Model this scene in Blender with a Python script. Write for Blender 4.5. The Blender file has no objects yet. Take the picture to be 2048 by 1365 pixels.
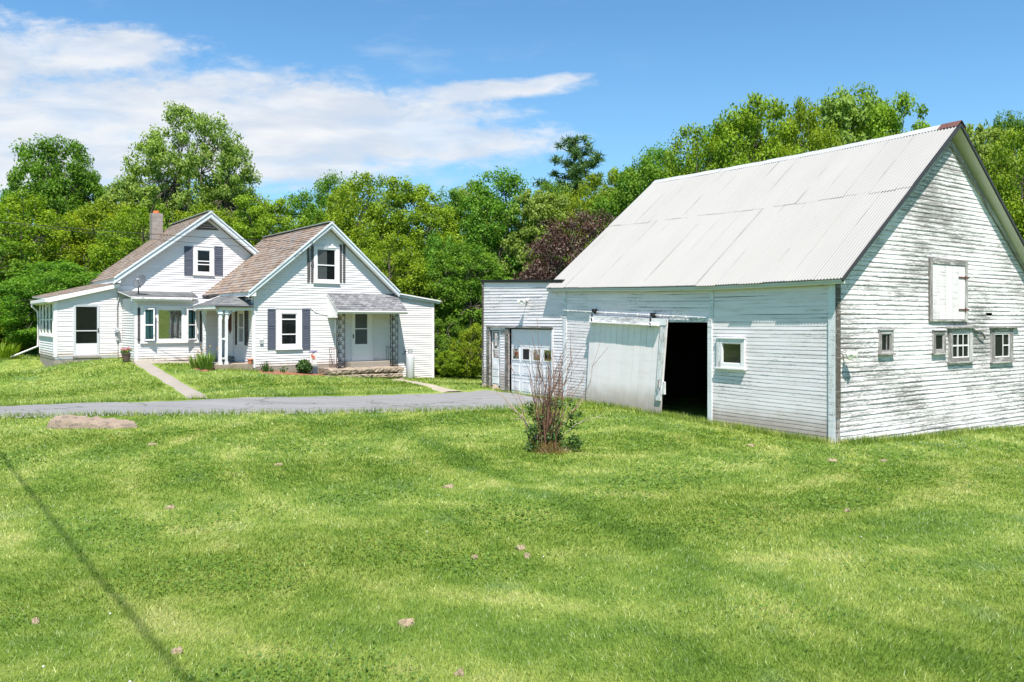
import bpy, bmesh, math, random
import numpy as np
from mathutils import Vector, Matrix

rnd = random.Random(7)
S = bpy.context.scene
COL = S.collection
F, CX, HY, H = 1550.0, 1024.0, 643.0, 2.55      # focal length in photo pixels, principal column, horizon row, eye height

# ------------------------------------------------------------------ helpers
def ray(px, py):
    return Vector(((px - CX) / F, 1.0, (HY - py) / F))

def at_depth(px, py, Y):
    r = ray(px, py)
    return Vector((r.x * Y, Y, H + r.z * Y))

class Fr:
    """A vertical plane: a runs along it, n points out of it, z is height."""
    def __init__(s, o, ad, nd):
        s.o, s.ad, s.nd = Vector(o), Vector(ad).normalized(), Vector(nd).normalized()
    def P(s, a, z, n=0.0):
        q = s.o + s.ad * a + s.nd * n
        return Vector((q.x, q.y, z))
    def un(s, px, py, n=0.0):
        r = ray(px, py)
        q = s.o + s.nd * n
        t = q.dot(s.nd) / (r.x * s.nd.x + r.y * s.nd.y)
        p = Vector((r.x * t, r.y * t)) - q
        return p.dot(s.ad), H + r.z * t
    def rect(s, x0, y0, x1, y1, n=0.0):
        c = [s.un(x, y, n) for x, y in ((x0, y0), (x0, y1), (x1, y0), (x1, y1))]
        a0 = (c[0][0] + c[1][0]) / 2; a1 = (c[2][0] + c[3][0]) / 2
        if a0 > a1: a0, a1 = a1, a0
        return a0, a1, (c[1][1] + c[3][1]) / 2, (c[0][1] + c[2][1]) / 2
    def shift(s, n):
        return Fr(s.o + s.nd * n, s.ad, s.nd)

def root_loc(p):
    v = Vector((0, 0, 0))
    while p is not None:
        v = v + p.location; p = p.parent
    return v

class MB:
    def __init__(s):
        s.v, s.f, s.uv, s.mi, s.c = [], [], [], [], []
    def face(s, pts, uv=None, mi=0, c=1.0):
        b = len(s.v); s.v += [tuple(p) for p in pts]
        s.f.append(tuple(range(b, b + len(pts))))
        s.uv.append(uv if uv else [(0, 0)] * len(pts)); s.mi.append(mi); s.c.append(c)
    def hexa(s, p, mi=0, c=1.0):
        """p: 8 points, bottom loop then top loop (counter-clockwise from above)."""
        P = [Vector(q) for q in p]
        out = (P[1] - P[0]).cross(P[4] - P[0]).dot((P[0] + P[5]) / 2 - sum(P, Vector((0, 0, 0))) / 8) > 0
        for q in ((3, 2, 1, 0), (4, 5, 6, 7), (0, 1, 5, 4), (1, 2, 6, 5), (2, 3, 7, 6), (3, 0, 4, 7)):
            if not out: q = q[::-1]
            a, b_, c_, d = (Vector(p[i]) for i in q)
            w, h = (b_ - a).length, (d - a).length
            if w >= h: u = [(0, 0), (w, 0), (w, h), (0, h)]
            else: u = [(0, 0), (0, w), (h, w), (h, 0)]
            k = rnd.random() * 20
            s.face([a, b_, c_, d], [(x + k, y + k) for x, y in u], mi, c)
    def fbox(s, fr, a0, a1, z0, z1, n0, n1, mi=0, c=1.0):
        s.hexa([fr.P(a0, z0, n1), fr.P(a1, z0, n1), fr.P(a1, z0, n0), fr.P(a0, z0, n0),
                fr.P(a0, z1, n1), fr.P(a1, z1, n1), fr.P(a1, z1, n0), fr.P(a0, z1, n0)], mi, c)
    def box(s, c0, sz, mi=0, rz=0.0):
        x, y, z = c0; a, b, h = sz[0] / 2, sz[1] / 2, sz[2] / 2
        cs, sn = math.cos(rz), math.sin(rz)
        f = lambda i, j, k: (x + i * cs - j * sn, y + i * sn + j * cs, z + k)
        s.hexa([f(-a, -b, -h), f(a, -b, -h), f(a, b, -h), f(-a, b, -h), f(-a, -b, h), f(a, -b, h), f(a, b, h), f(-a, b, h)], mi)
    def beam(s, p, q, w, t, up=(0, 0, 1), mi=0):
        """a bar from p to q, w wide (sideways), t thick (along up)"""
        p, q = Vector(p), Vector(q); d = (q - p).normalized(); up = Vector(up)
        sd = d.cross(up).normalized(); u = sd.cross(d).normalized()
        sd *= w / 2; u *= t / 2
        s.hexa([p - sd - u, p + sd - u, q + sd - u, q - sd - u, p - sd + u, p + sd + u, q + sd + u, q - sd + u], mi)
    def tube(s, pts, r, seg=6, mi=0, cap=True):
        pts = [Vector(p) for p in pts]
        rs = r if isinstance(r, (list, tuple)) else [r] * len(pts)
        rings = []
        for i, p in enumerate(pts):
            d = (pts[min(i + 1, len(pts) - 1)] - pts[max(i - 1, 0)]).normalized()
            x = d.cross(Vector((0, 0, 1)) if abs(d.z) < .9 else Vector((1, 0, 0))).normalized(); y = d.cross(x)
            b = len(s.v)
            for k in range(seg):
                t = 2 * math.pi * k / seg
                s.v.append(tuple(p + (x * math.cos(t) + y * math.sin(t)) * rs[i]))
            rings.append(b)
        for i in range(len(rings) - 1):
            for k in range(seg):
                k2 = (k + 1) % seg
                s.f.append((rings[i] + k, rings[i] + k2, rings[i + 1] + k2, rings[i + 1] + k))
                s.uv.append([(k / seg, i), (k / seg + .1, i), (k / seg + .1, i + 1), (k / seg, i + 1)]); s.mi.append(mi); s.c.append(1.0)
        if cap:
            for b, rev in ((rings[0], False), (rings[-1], True)):
                f = [b + k for k in range(seg)]
                s.f.append(tuple(f if rev else f[::-1])); s.uv.append([(0, 0)] * seg); s.mi.append(mi); s.c.append(1.0)
    def lathe(s, c, prof, seg=20, mi=0, axis=None):
        """prof: (r, h) pairs turned about axis (default z) through c"""
        c = Vector(c); ax = Vector(axis or (0, 0, 1)).normalized()
        x = ax.cross(Vector((0, 1, 0)) if abs(ax.y) < .9 else Vector((1, 0, 0))).normalized(); y = ax.cross(x)
        rings = []
        for r, h in prof:
            b = len(s.v)
            for k in range(seg):
                t = 2 * math.pi * k / seg
                s.v.append(tuple(c + ax * h + (x * math.cos(t) + y * math.sin(t)) * max(r, 1e-4)))
            rings.append(b)
        for i in range(len(rings) - 1):
            for k in range(seg):
                k2 = (k + 1) % seg
                s.f.append((rings[i] + k, rings[i] + k2, rings[i + 1] + k2, rings[i + 1] + k))
                s.uv.append([(0, 0)] * 4); s.mi.append(mi); s.c.append(1.0)
    def blob(s, c, r, seed=0, amp=.25, nu=10, nv=6, mi=0):
        g = random.Random(seed); ph = [g.uniform(0, 6.28) for _ in range(8)]
        c = Vector(c); b = len(s.v)
        for j in range(nv + 1):
            th = math.pi * j / nv
            for i in range(nu):
                f = 2 * math.pi * i / nu
                k = 1 + amp * (math.sin(2 * f + ph[0]) * math.sin(2 * th + ph[1]) + .6 * math.sin(3 * f + ph[2]) * math.sin(3 * th + ph[3]) + .5 * math.sin(5 * f + ph[4] + 2 * th))
                s.v.append((c.x + r[0] * k * math.sin(th) * math.cos(f), c.y + r[1] * k * math.sin(th) * math.sin(f), c.z + r[2] * k * math.cos(th)))
        for j in range(nv):
            for i in range(nu):
                i2 = (i + 1) % nu
                s.f.append((b + j * nu + i, b + (j + 1) * nu + i, b + (j + 1) * nu + i2, b + j * nu + i2))
                s.uv.append([(0, 0)] * 4); s.mi.append(mi); s.c.append(1.0)
    def build(s, name, mats, parent=None, smooth=False):
        if not isinstance(mats, (list, tuple)): mats = [mats]
        o0 = root_loc(parent)
        me = bpy.data.meshes.new(name)
        me.from_pydata([(x - o0.x, y - o0.y, z - o0.z) for x, y, z in s.v], [], s.f)
        uvl = me.uv_layers.new(name='UVMap')
        uvl.data.foreach_set('uv', np.array([c for u in s.uv for p in u for c in p], dtype=np.float32))
        ca = me.color_attributes.new('tone', 'FLOAT_COLOR', 'CORNER')
        ca.data.foreach_set('color', np.array([q for k, u in zip(s.c, s.uv) for _ in u for q in (k, k, k, 1.0)], dtype=np.float32))
        for m in mats: me.materials.append(m)
        me.polygons.foreach_set('material_index', np.array(s.mi, dtype=np.int32))
        if smooth: me.polygons.foreach_set('use_smooth', np.ones(len(s.f), dtype=bool))
        me.update()
        o = bpy.data.objects.new(name, me); COL.objects.link(o)
        if parent is not None: o.parent = parent
        return o

def tag(o, label=None, cat=None, group=None, kind=None):
    if label: o['label'] = label
    if cat: o['category'] = cat
    if group: o['group'] = group
    if kind: o['kind'] = kind
    return o

def thing(name, label, cat, loc, group=None):
    o = bpy.data.objects.new(name, None); COL.objects.link(o)
    o.location = loc; o.empty_display_size = .3
    return tag(o, label, cat, group)

def np_mesh(name, verts, nper, tone, mat, parent=None, extra=None):
    """verts: (N*nper,3) array of separate nper-gons; tone: (N,3) colour per face."""
    n = len(verts) // nper
    me = bpy.data.meshes.new(name)
    me.vertices.add(len(verts)); me.vertices.foreach_set('co', verts.astype(np.float32).ravel())
    me.loops.add(len(verts)); me.loops.foreach_set('vertex_index', np.arange(len(verts), dtype=np.int32))
    me.polygons.add(n)
    me.polygons.foreach_set('loop_start', (np.arange(n) * nper).astype(np.int32))
    ca = me.color_attributes.new('tone', 'FLOAT_COLOR', 'POINT')
    c = np.ones((len(verts), 4), dtype=np.float32); c[:, :3] = np.repeat(tone, nper, axis=0)
    ca.data.foreach_set('color', c.ravel())
    me.materials.append(mat)
    me.update(); me.validate()
    o = bpy.data.objects.new(name, me); COL.objects.link(o)
    if parent is not None: o.parent = parent
    return o

# ------------------------------------------------------------------ planes of the buildings
ef = Vector((1550, 1224)).normalized(); ed = Vector((-1224, 1550)).normalized()      # house: along its front, into its depth
HO = Vector((-10.19, 30.49))
RF = Fr(HO, ef, -ed)                       # gable front of the smaller wing
RL = Fr(HO, ed, -ef)                       # its side wall on the little porch
BF = Fr(HO + ed * 3.34, ef, -ed)           # wall with the bay window
MF = Fr(HO + ed * 5.6, ef, -ed)            # main gable and sun porch front
ub = Vector((-1024, 1550)).normalized(); vb = Vector((1550, 1024)).normalized()      # barn: along its eave side, along its gable
BO = Vector((6.69, 16.0))
WF = Fr(BO, ub, -vb)                       # barn eave side (door) and garage
WG = Fr(BO, vb, -ub)                       # barn gable

# ------------------------------------------------------------------ terrain
def _ctrl():
    c = []
    def pl(fr, px, py, n=0):
        a, z = fr.un(px, py, n); p = fr.P(a, z, n); c.append((p.x, p.y, z))
    for px, py in ((1672, 891), (1420, 846), (1318, 829), (1175, 806), (1130, 803), (1105, 799), (1020, 786), (967, 774)): pl(WF, px, py)
    for px, py in ((1850, 873), (2040, 858)): pl(WG, px, py)
    for px, py in ((440, 739), (475, 740.5), (508, 743), (600, 748), (690, 753), (790, 756), (868, 758)): pl(RF, px, py)
    for px, py in ((274, 723), (400, 724)): pl(BF, px, py)
    for px, py in ((108, 731), (190, 720), (235, 719)): pl(MF, px, py)
    def g(px, py, z):
        Y = z * F / (HY - py); c.append(((px - CX) / F * Y, Y, H + z))
    for px, py, z in ((430, 798, -2.25), (200, 806, -2.25), (0, 813, -2.25), (640, 791, -2.35), (870, 786, -2.42), (0, 837, -2.3),
                      (300, 833, -2.33), (560, 829, -2.38), (800, 826, -2.42), (1000, 819, -2.46), (1095, 905, -2.5), (100, 740, -1.95), (0, 740, -2.05), (0, 775, -2.2),
                      (700, 775, -2.32), (910, 768, -2.5), (84, 715, -1.65), (58, 714, -1.62), (20, 716, -1.6), (40, 700, -1.45), (0, 694, -1.35), (-60, 700, -1.5), (-60, 760, -2.0),
                      (170, 880, -2.36), (600, 960, -2.42), (1000, 1000, -2.44), (1500, 960, -2.46), (1950, 960, -2.5), (0, 1000, -2.3),
                      (0, 1365, -2.16), (700, 1365, -2.2), (1400, 1365, -2.22), (2048, 1365, -2.25), (2048, 1150, -2.4), (500, 1150, -2.32), (1400, 1130, -2.36)): g(px, py, z)
    for x, y, z in ((0, 0, -2.1), (0, -12, -2.0), (0, -26, -.6), (45, -26, -.8), (-45, -26, -.6), (0, -60, 5), (60, -60, 5), (-60, -60, 5), (-15, 0, -2.0), (15, 0, -2.3), (-30, 25, -2.2), (-32, 45, -1.6), (0, 45, -3.0), (20, 40, -3.2),
                    (-10, 60, -3.2), (40, 50, -3.4), (60, 10, -3.0), (-60, 10, -2.2), (24, 20, -2.95), (-60, 60, -3.0), (60, 80, -3.4), (0, 110, -3.2), (-90, 110, -3), (110, 110, -3.2)): c.append((x, y, H + z))
    return np.array(c)
CT = _ctrl(); _C2 = 2.2 ** 2
def _phi(d2): return np.sqrt(d2 + _C2)
_A = _phi(((CT[:, None, :2] - CT[None, :, :2]) ** 2).sum(-1)) + np.eye(len(CT)) * -.05
_n = len(CT)
_M = np.zeros((_n + 1, _n + 1)); _M[:_n, :_n] = _A; _M[:_n, _n] = 1; _M[_n, :_n] = 1
_W = np.linalg.solve(_M, np.append(CT[:, 2], 0))
def ground_np(x, y):
    x = np.asarray(x, float); y = np.asarray(y, float)
    xc = np.clip(x, -110, 110); yc = np.clip(y, -60, 120)
    out = np.full(x.shape, _W[-1])
    for (cx, cy, _), w in zip(CT, _W[:-1]): out = out + w * _phi((xc - cx) ** 2 + (yc - cy) ** 2)
    out = out + .018 * np.sin(1.1 * x + .6 * y) * np.sin(.8 * y - .5 * x + 1) + .01 * np.sin(2.3 * x - 1.7 * y + .4)
    return out
def gz(x, y): return float(ground_np(np.array([x]), np.array([y]))[0])
def hit(px, py):
    """the ground point seen at a photo pixel"""
    r = ray(px, py); lo, hi = 1.0, 140.0
    t = 2.0
    while t < hi:
        if H + r.z * t < gz(r.x * t, t): break
        t += .5
    a, b = t - .5, t
    for _ in range(25):
        m = (a + b) / 2
        if H + r.z * m < gz(r.x * m, m): b = m
        else: a = m
    return Vector((r.x * b, b, gz(r.x * b, b)))
SKYK, SKYTINT, EXPO = .095, (.68, 1.01, 1.11), .90
# ------------------------------------------------------------------ materials
class N:
    def __init__(s, name):
        s.m = bpy.data.materials.new(name); s.m.use_nodes = True
        s.t = s.m.node_tree; s.t.nodes.clear()
        s.out = s.n('ShaderNodeOutputMaterial')
    def n(s, typ, **kw):
        o = s.t.nodes.new(typ)
        for k, v in kw.items(): setattr(o, k, v)
        return o
    def l(s, a, b): s.t.links.new(a, b)
    def set(s, node, **kw):
        for k, v in kw.items():
            i = node.inputs[k.replace('_', ' ')]
            if hasattr(v, 'is_output') or isinstance(v, bpy.types.NodeSocket): s.l(v, i)
            else: i.default_value = v
        return node
    def math(s, op, a, b=None, c=None, clamp=False):
        o = s.n('ShaderNodeMath', operation=op, use_clamp=clamp)
        for i, v in enumerate((a, b, c)):
            if v is None: continue
            if isinstance(v, bpy.types.NodeSocket): s.l(v, o.inputs[i])
            else: o.inputs[i].default_value = v
        return o.outputs[0]
    def mix(s, f, a, b, mode='MIX'):
        o = s.n('ShaderNodeMix', data_type='RGBA', blend_type=mode)
        for i, v in ((0, f), (6, a), (7, b)):
            if isinstance(v, bpy.types.NodeSocket): s.l(v, o.inputs[i])
            elif i == 0: o.inputs[0].default_value = v
            else: o.inputs[i].default_value = tuple(v) + ((1,) if len(v) == 3 else ())
        return o.outputs[2]
    def noise(s, scale, vec=None, detail=4, rough=.55, dist=0.0, out=0):
        o = s.n('ShaderNodeTexNoise'); s.set(o, Scale=scale, Detail=detail, Roughness=rough, Distortion=dist)
        if vec is not None: s.l(vec, o.inputs['Vector'])
        return o.outputs[out]
    def ramp(s, f, stops, interp='LINEAR'):
        o = s.n('ShaderNodeValToRGB'); o.color_ramp.interpolation = interp
        e = o.color_ramp.elements
        while len(e) < len(stops): e.new(.5)
        for el, (p, c) in zip(e, stops):
            el.position = p; el.color = (c, c, c, 1) if not isinstance(c, (tuple, list)) else tuple(c) + (1,)
        s.l(f, o.inputs[0]); return o.outputs[0]
    def step(s, f, a, b):
        o = s.n('ShaderNodeMapRange', interpolation_type='SMOOTHSTEP'); s.l(f, o.inputs[0])
        o.inputs[1].default_value = a; o.inputs[2].default_value = b; return o.outputs[0]
    def uv(s, sx=1, sy=1):
        t = s.n('ShaderNodeUVMap'); t.uv_map = 'UVMap'
        m = s.n('ShaderNodeMapping'); s.l(t.outputs[0], m.inputs[0]); m.inputs['Scale'].default_value = (sx, sy, 1); return m.outputs[0]
    def pos(s, sx=1, sy=1, sz=1):
        t = s.n('ShaderNodeNewGeometry'); m = s.n('ShaderNodeMapping'); s.l(t.outputs['Position'], m.inputs[0])
        m.inputs['Scale'].default_value = (sx, sy, sz); return m.outputs[0]
    def tone(s):
        a = s.n('ShaderNodeVertexColor'); a.layer_name = 'tone'; return a.outputs[0]
    def bump(s, h, strength=.3, dist=.02):
        b = s.n('ShaderNodeBump'); s.set(b, Height=h, Strength=strength, Distance=dist); return b.outputs[0]
    def done(s, color, rough=.7, normal=None, metal=0.0, spec=.4):
        p = s.n('ShaderNodeBsdfPrincipled')
        s.set(p, Base_Color=color if isinstance(color, bpy.types.NodeSocket) else tuple(color) + (1,), Roughness=rough, Metallic=metal)
        p.inputs['Specular IOR Level'].default_value = spec
        if normal is not None: s.l(normal, p.inputs['Normal'])
        s.l(p.outputs[0], s.out.inputs[0]); return s.m

def plain(name, col, var=.12, scale=6, rough=.7, bump=.15, metal=0.0, spec=.4):
    b = N(name); ps = b.pos()
    f = b.noise(scale, ps, 5)
    c = b.mix(f, [k * (1 - var) for k in col], [min(1, k * (1 + var)) for k in col])
    return b.done(c, rough, b.bump(b.noise(scale * 7, ps, 3), bump, .01), metal, spec)

def weathered(name, paint, wood, lo, hi, sx=.5, sy=9, dirt=.25, inside=None, low_dirt=None, step=None):
    """peeling paint on boards; the back of the boards is raw wood"""
    b = N(name); u = b.uv(sx, sy)
    big = b.noise(.55, b.uv(.7, 1.0), 3, .5)
    fl = b.noise(3.0, u, 6, .68, .4)
    fine = b.noise(14.0, b.uv(.6, 5), 4, .7)
    v = b.math('ADD', b.math('MULTIPLY', big, .45), b.math('ADD', b.math('MULTIPLY', fl, .5), b.math('MULTIPLY', fine, .45)))
    if step:
        zz = b.n('ShaderNodeSeparateXYZ'); b.l(b.uv(), zz.inputs[0])
        foot = b.math('SUBTRACT', 1.0, b.step(b.math('FRACT', b.math('DIVIDE', zz.outputs[1], step)), .02, .35))
        v = b.math('ADD', v, b.math('MULTIPLY', foot, .055))
    m = b.step(v, lo, hi)
    grain = b.noise(6.0, b.uv(.8, 40), 4, .6)
    wd = b.mix(grain, [k * .6 for k in wood], [k * 1.35 for k in wood])
    pt = b.mix(b.step(b.noise(2.2, b.uv(.5, 3), 5, .65), .42, .78), paint, [k * (1 - dirt) * j for k, j in zip(paint, (1, .98, .94))])
    pt = b.mix(1.0, pt, b.tone(), 'MULTIPLY')
    c = b.mix(m, pt, wd)
    if low_dirt:
        z = b.n('ShaderNodeSeparateXYZ'); b.l(b.uv(), z.inputs[0])
        d = b.math('SUBTRACT', 1.0, b.step(b.math('ADD', z.outputs[1], b.math('MULTIPLY', b.noise(2.5, b.uv(1, .6), 4), -.5)), low_dirt[0], low_dirt[1]))
        c = b.mix(b.math('MULTIPLY', d, .75), c, (.33, .26, .2))
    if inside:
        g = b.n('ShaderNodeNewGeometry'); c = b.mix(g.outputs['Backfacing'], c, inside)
    h = b.math('SUBTRACT', b.math('MULTIPLY', grain, .4), b.math('MULTIPLY', m, 1.0))
    return b.done(c, .75, b.bump(h, .35, .006), spec=.25)

def shingle(name, cols, w=.25, h=.13, wear=.3, rough=.85):
    b = N(name); u = b.uv()
    br = b.n('ShaderNodeTexBrick'); b.l(u, br.inputs['Vector'])
    br.offset = .5; br.inputs['Scale'].default_value = 1.0
    b.set(br, Color1=(0, 0, 0, 1), Color2=(1, 1, 1, 1), Mortar=(.2, .2, .2, 1), Mortar_Size=.006, Brick_Width=w, Row_Height=h, Bias=0.0, Mortar_Smooth=.1)
    cell = b.n('ShaderNodeSeparateColor'); b.l(br.outputs['Color'], cell.inputs[0])
    f = b.math('ADD', b.math('MULTIPLY', cell.outputs[0], .55), b.math('MULTIPLY', b.noise(1.6, u, 4), .45))
    c = b.ramp(f, [(i / (len(cols) - 1) * .7 + .15, k) for i, k in enumerate(cols)])
    c = b.mix(b.math('MULTIPLY', b.step(b.noise(3.5, b.uv(1, .5), 5, .65), .5, .75), wear), c, [k * .35 for k in cols[0]])
    c = b.mix(b.math('MULTIPLY', br.outputs['Fac'], .75), c, (.02, .018, .016))
    hgt = b.math('ADD', b.math('MULTIPLY', cell.outputs[0], .5), b.math('MULTIPLY', br.outputs['Fac'], -1.0))
    hgt = b.math('ADD', hgt, b.math('MULTIPLY', b.noise(60, u, 2), .4))
    return b.done(c, rough, b.bump(hgt, .4, .008), spec=.2)

def leaf_mat(name, dark, light, trans=.45, hue=.35, gloss=.02, patch=None):
    b = N(name)
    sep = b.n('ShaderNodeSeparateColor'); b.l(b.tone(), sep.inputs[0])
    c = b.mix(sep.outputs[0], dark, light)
    oi = b.n('ShaderNodeObjectInfo')
    hs = b.n('ShaderNodeHueSaturation'); b.l(c, hs.inputs['Color'])
    b.l(b.math('ADD', b.math('MULTIPLY', b.math('SUBTRACT', oi.outputs['Random'], .5), .05 * hue), .5), hs.inputs['Hue'])
    b.l(b.math('ADD', b.math('MULTIPLY', oi.outputs['Random'], .25 * hue), 1 - .12 * hue), hs.inputs['Value'])
    c = hs.outputs[0]
    d = b.n('ShaderNodeBsdfDiffuse'); b.l(c, d.inputs[0])
    tr = b.n('ShaderNodeBsdfTranslucent'); b.l(b.mix(1.0, c, (1.08, 1.12, .5), 'MULTIPLY'), tr.inputs[0])
    m = b.n('ShaderNodeMixShader'); m.inputs[0].default_value = trans; b.l(d.outputs[0], m.inputs[1]); b.l(tr.outputs[0], m.inputs[2])
    g = b.n('ShaderNodeBsdfGlossy'); g.inputs['Roughness'].default_value = .6; g.inputs[0].default_value = (.5, .55, .5, 1)
    m2 = b.n('ShaderNodeMixShader'); m2.inputs[0].default_value = gloss; b.l(m.outputs[0], m2.inputs[1]); b.l(g.outputs[0], m2.inputs[2])
    b.l(m2.outputs[0], b.out.inputs[0]); return b.m

def glass_mat(k=.6, k0=0.0):
    b = N('window_glass')
    t = b.n('ShaderNodeBsdfTransparent'); t.inputs[0].default_value = (.8, .84, .84, 1)
    g = b.n('ShaderNodeBsdfGlossy'); g.inputs['Roughness'].default_value = .02
    b.l(b.bump(b.noise(1.5, b.pos(), 2), .04, .05), g.inputs['Normal'])
    fr = b.n('ShaderNodeFresnel'); fr.inputs[0].default_value = 1.5
    m = b.n('ShaderNodeMixShader'); b.l(b.math('ADD', b.math('MULTIPLY', fr.outputs[0], k), k0, clamp=True), m.inputs[0])
    b.l(t.outputs[0], m.inputs[1]); b.l(g.outputs[0], m.inputs[2]); b.l(m.outputs[0], b.out.inputs[0]); return b.m

def lawn_color(b, blade):
    """colour of the turf from its place on the ground: mower rings round the bush, dry and lush patches"""
    ps = b.pos()
    s = b.n('ShaderNodeSeparateXYZ'); b.l(ps, s.inputs[0]); x, y = s.outputs[0], s.outputs[1]
    warp = b.noise(.35, ps, 3, .5)
    dx = b.math('SUBTRACT', x, 2.2); dy = b.math('SUBTRACT', y, 16.0)
    r = b.math('SQRT', b.math('ADD', b.math('MULTIPLY', dx, dx), b.math('MULTIPLY', b.math('MULTIPLY', dy, dy), .8)))
    ring = b.math('SINE', b.math('ADD', b.math('MULTIPLY', r, 4.3), b.math('MULTIPLY', warp, 2.4)))
    ring = b.math('SUBTRACT', b.math('POWER', b.math('ADD', b.math('MULTIPLY', ring, .5), .5), 3.5), .3)
    ring = b.math('MULTIPLY', ring, b.math('ADD', .45, b.math('MULTIPLY', b.step(b.noise(.25, ps, 2, .5), .35, .6), .75)))
    ring = b.math('MULTIPLY', ring, b.math('SUBTRACT', 1.0, b.step(r, 13.0, 18.0)))
    big = b.noise(.5, b.pos(1, .8), 4, .6)
    med = b.noise(2.4, ps, 4, .65)
    v = b.math('ADD', b.math('MULTIPLY', ring, .17), b.math('ADD', b.math('MULTIPLY', b.math('SUBTRACT', big, .5), .75), b.math('ADD', .575, b.math('MULTIPLY', b.math('SUBTRACT', med, .5), .85))))
    # two wheel tracks of longer, darker grass
    tr = b.math('ADD', b.math('MULTIPLY', x, .914), b.math('MULTIPLY', y, .406))
    tr = b.math('ADD', tr, b.math('MULTIPLY', b.noise(.7, ps, 3), .9))
    t1 = b.math('SUBTRACT', 1.0, b.step(b.math('ABSOLUTE', b.math('SUBTRACT', tr, 5.3)), .1, .38))
    t2 = b.math('SUBTRACT', 1.0, b.step(b.math('ABSOLUTE', b.math('SUBTRACT', tr, 3.6)), .05, .3))
    v = b.math('SUBTRACT', v, b.math('MULTIPLY', b.math('ADD', t1, b.math('MULTIPLY', t2, .6)), .17))
    c = b.ramp(v, [(.28, LAWN[0]), (.5, LAWN[1]), (.66, LAWN[2]), (.86, LAWN[3])])
    # bluish fine-grass patches and dry straw spots
    c = b.mix(b.math('MULTIPLY', b.step(b.noise(.8, b.pos(1.1, .9, 1), 3, .55), .6, .72), .45), c, LAWN[5])
    c = b.mix(b.math('MULTIPLY', b.step(b.noise(1.3, b.pos(.8, 1, 1), 5, .7), .66, .78), .7), c, LAWN[4])
    return c
LAWN = [(0.104, 0.188, 0.024), (0.169, 0.259, 0.038), (0.254, 0.333, 0.067), (0.36, 0.401, 0.125), (0.444, 0.373, 0.198), (0.164, 0.263, 0.094)]

def grass_ground():
    b = N('lawn_turf'); c = lawn_color(b, False)
    n = b.noise(28, b.pos(1.4, .8, 1), 5, .7)
    c = b.mix(1.0, c, b.ramp(n, [(.3, .5), (.7, 1.05)]), 'MULTIPLY')
    return b.done(c, .9, b.bump(n, .8, .05), spec=.1)

def grass_blade():
    b = N('grass_blades'); c = lawn_color(b, True)
    sep = b.n('ShaderNodeSeparateColor'); b.l(b.tone(), sep.inputs[0])
    c = b.mix(1.0, c, b.ramp(sep.outputs[0], [(0, (.45, .56, .42)), (.5, (1.0, 1.0, .95)), (1, (1.6, 1.4, 1.4))]), 'MULTIPLY')
    d = b.n('ShaderNodeBsdfDiffuse'); b.l(c, d.inputs[0])
    tr = b.n('ShaderNodeBsdfTranslucent'); b.l(b.mix(1.0, c, (1.3, 1.15, .5), 'MULTIPLY'), tr.inputs[0])
    m = b.n('ShaderNodeMixShader'); m.inputs[0].default_value = .4; b.l(d.outputs[0], m.inputs[1]); b.l(tr.outputs[0], m.inputs[2])
    g = b.n('ShaderNodeBsdfGlossy'); g.inputs['Roughness'].default_value = .45
    m2 = b.n('ShaderNodeMixShader'); m2.inputs[0].default_value = .03; b.l(m.outputs[0], m2.inputs[1]); b.l(g.outputs[0], m2.inputs[2])
    b.l(m2.outputs[0], b.out.inputs[0]); return b.m

def asphalt():
    b = N('old_asphalt'); ps = b.pos()
    f = b.math('ADD', b.math('MULTIPLY', b.noise(1.1, b.pos(.25, 2.2, 1), 6, .65), .75), b.math('MULTIPLY', b.noise(.5, ps, 3), .3))
    c = b.mix(f, (.12, .117, .115), (.29, .286, .28))
    c = b.mix(b.math('MULTIPLY', b.step(b.noise(120, ps, 2), .45, .7), .5), c, (.13, .13, .13))
    cr = b.n('ShaderNodeTexVoronoi', feature='DISTANCE_TO_EDGE'); b.set(cr, Scale=.55); b.l(b.n('ShaderNodeVectorMath', operation='ADD').outputs[0], cr.inputs['Vector'])
    va = cr.inputs['Vector'].links[0].from_node; b.l(b.pos(.5, 1.4, 1), va.inputs[0]); b.l(b.noise(1.5, ps, 4, out=1), va.inputs[1])
    crack = b.math('SUBTRACT', 1.0, b.step(cr.outputs[0], .004, .02))
    c = b.mix(b.math('MULTIPLY', crack, .75), c, (.07, .075, .05))
    c = b.mix(b.math('MULTIPLY', b.step(b.noise(2.4, b.pos(.3, 2.2, 1), 4), .62, .75), .4), c, (.26, .25, .17))
    return b.done(c, .92, b.bump(b.noise(90, ps, 3), .4, .01), spec=.15)

def corrugated():
    b = N('painted_corrugated_metal'); u = b.uv()
    s = b.n('ShaderNodeSeparateXYZ'); b.l(u, s.inputs[0])
    c = b.mix(b.noise(.9, b.uv(1, .35), 4), (.245, .236, .221), (.30, .29, .272))
    # grime in the side laps of the sheets, fading in and out
    fx = b.math('FRACT', b.math('DIVIDE', s.outputs[0], .66))
    lap = b.math('SUBTRACT', 1.0, b.step(b.math('ABSOLUTE', b.math('SUBTRACT', fx, .5)), .01, .05))
    lap = b.math('MULTIPLY', lap, b.step(b.noise(1.3, b.uv(1.5, .55), 3), .42, .68))
    st = b.step(b.noise(4.0, b.uv(3.5, .18), 5, .7), .6, .85)
    c = b.mix(b.math('MULTIPLY', lap, .75), c, (.15, .145, .135))
    c = b.mix(b.math('MULTIPLY', st, .35), c, (.22, .2, .175))
    g = b.n('ShaderNodeNewGeometry'); c = b.mix(g.outputs['Backfacing'], c, (.06, .05, .04))
    return b.done(c, .55, b.bump(b.noise(30, u, 3), .1, .005), spec=.3)

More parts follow.
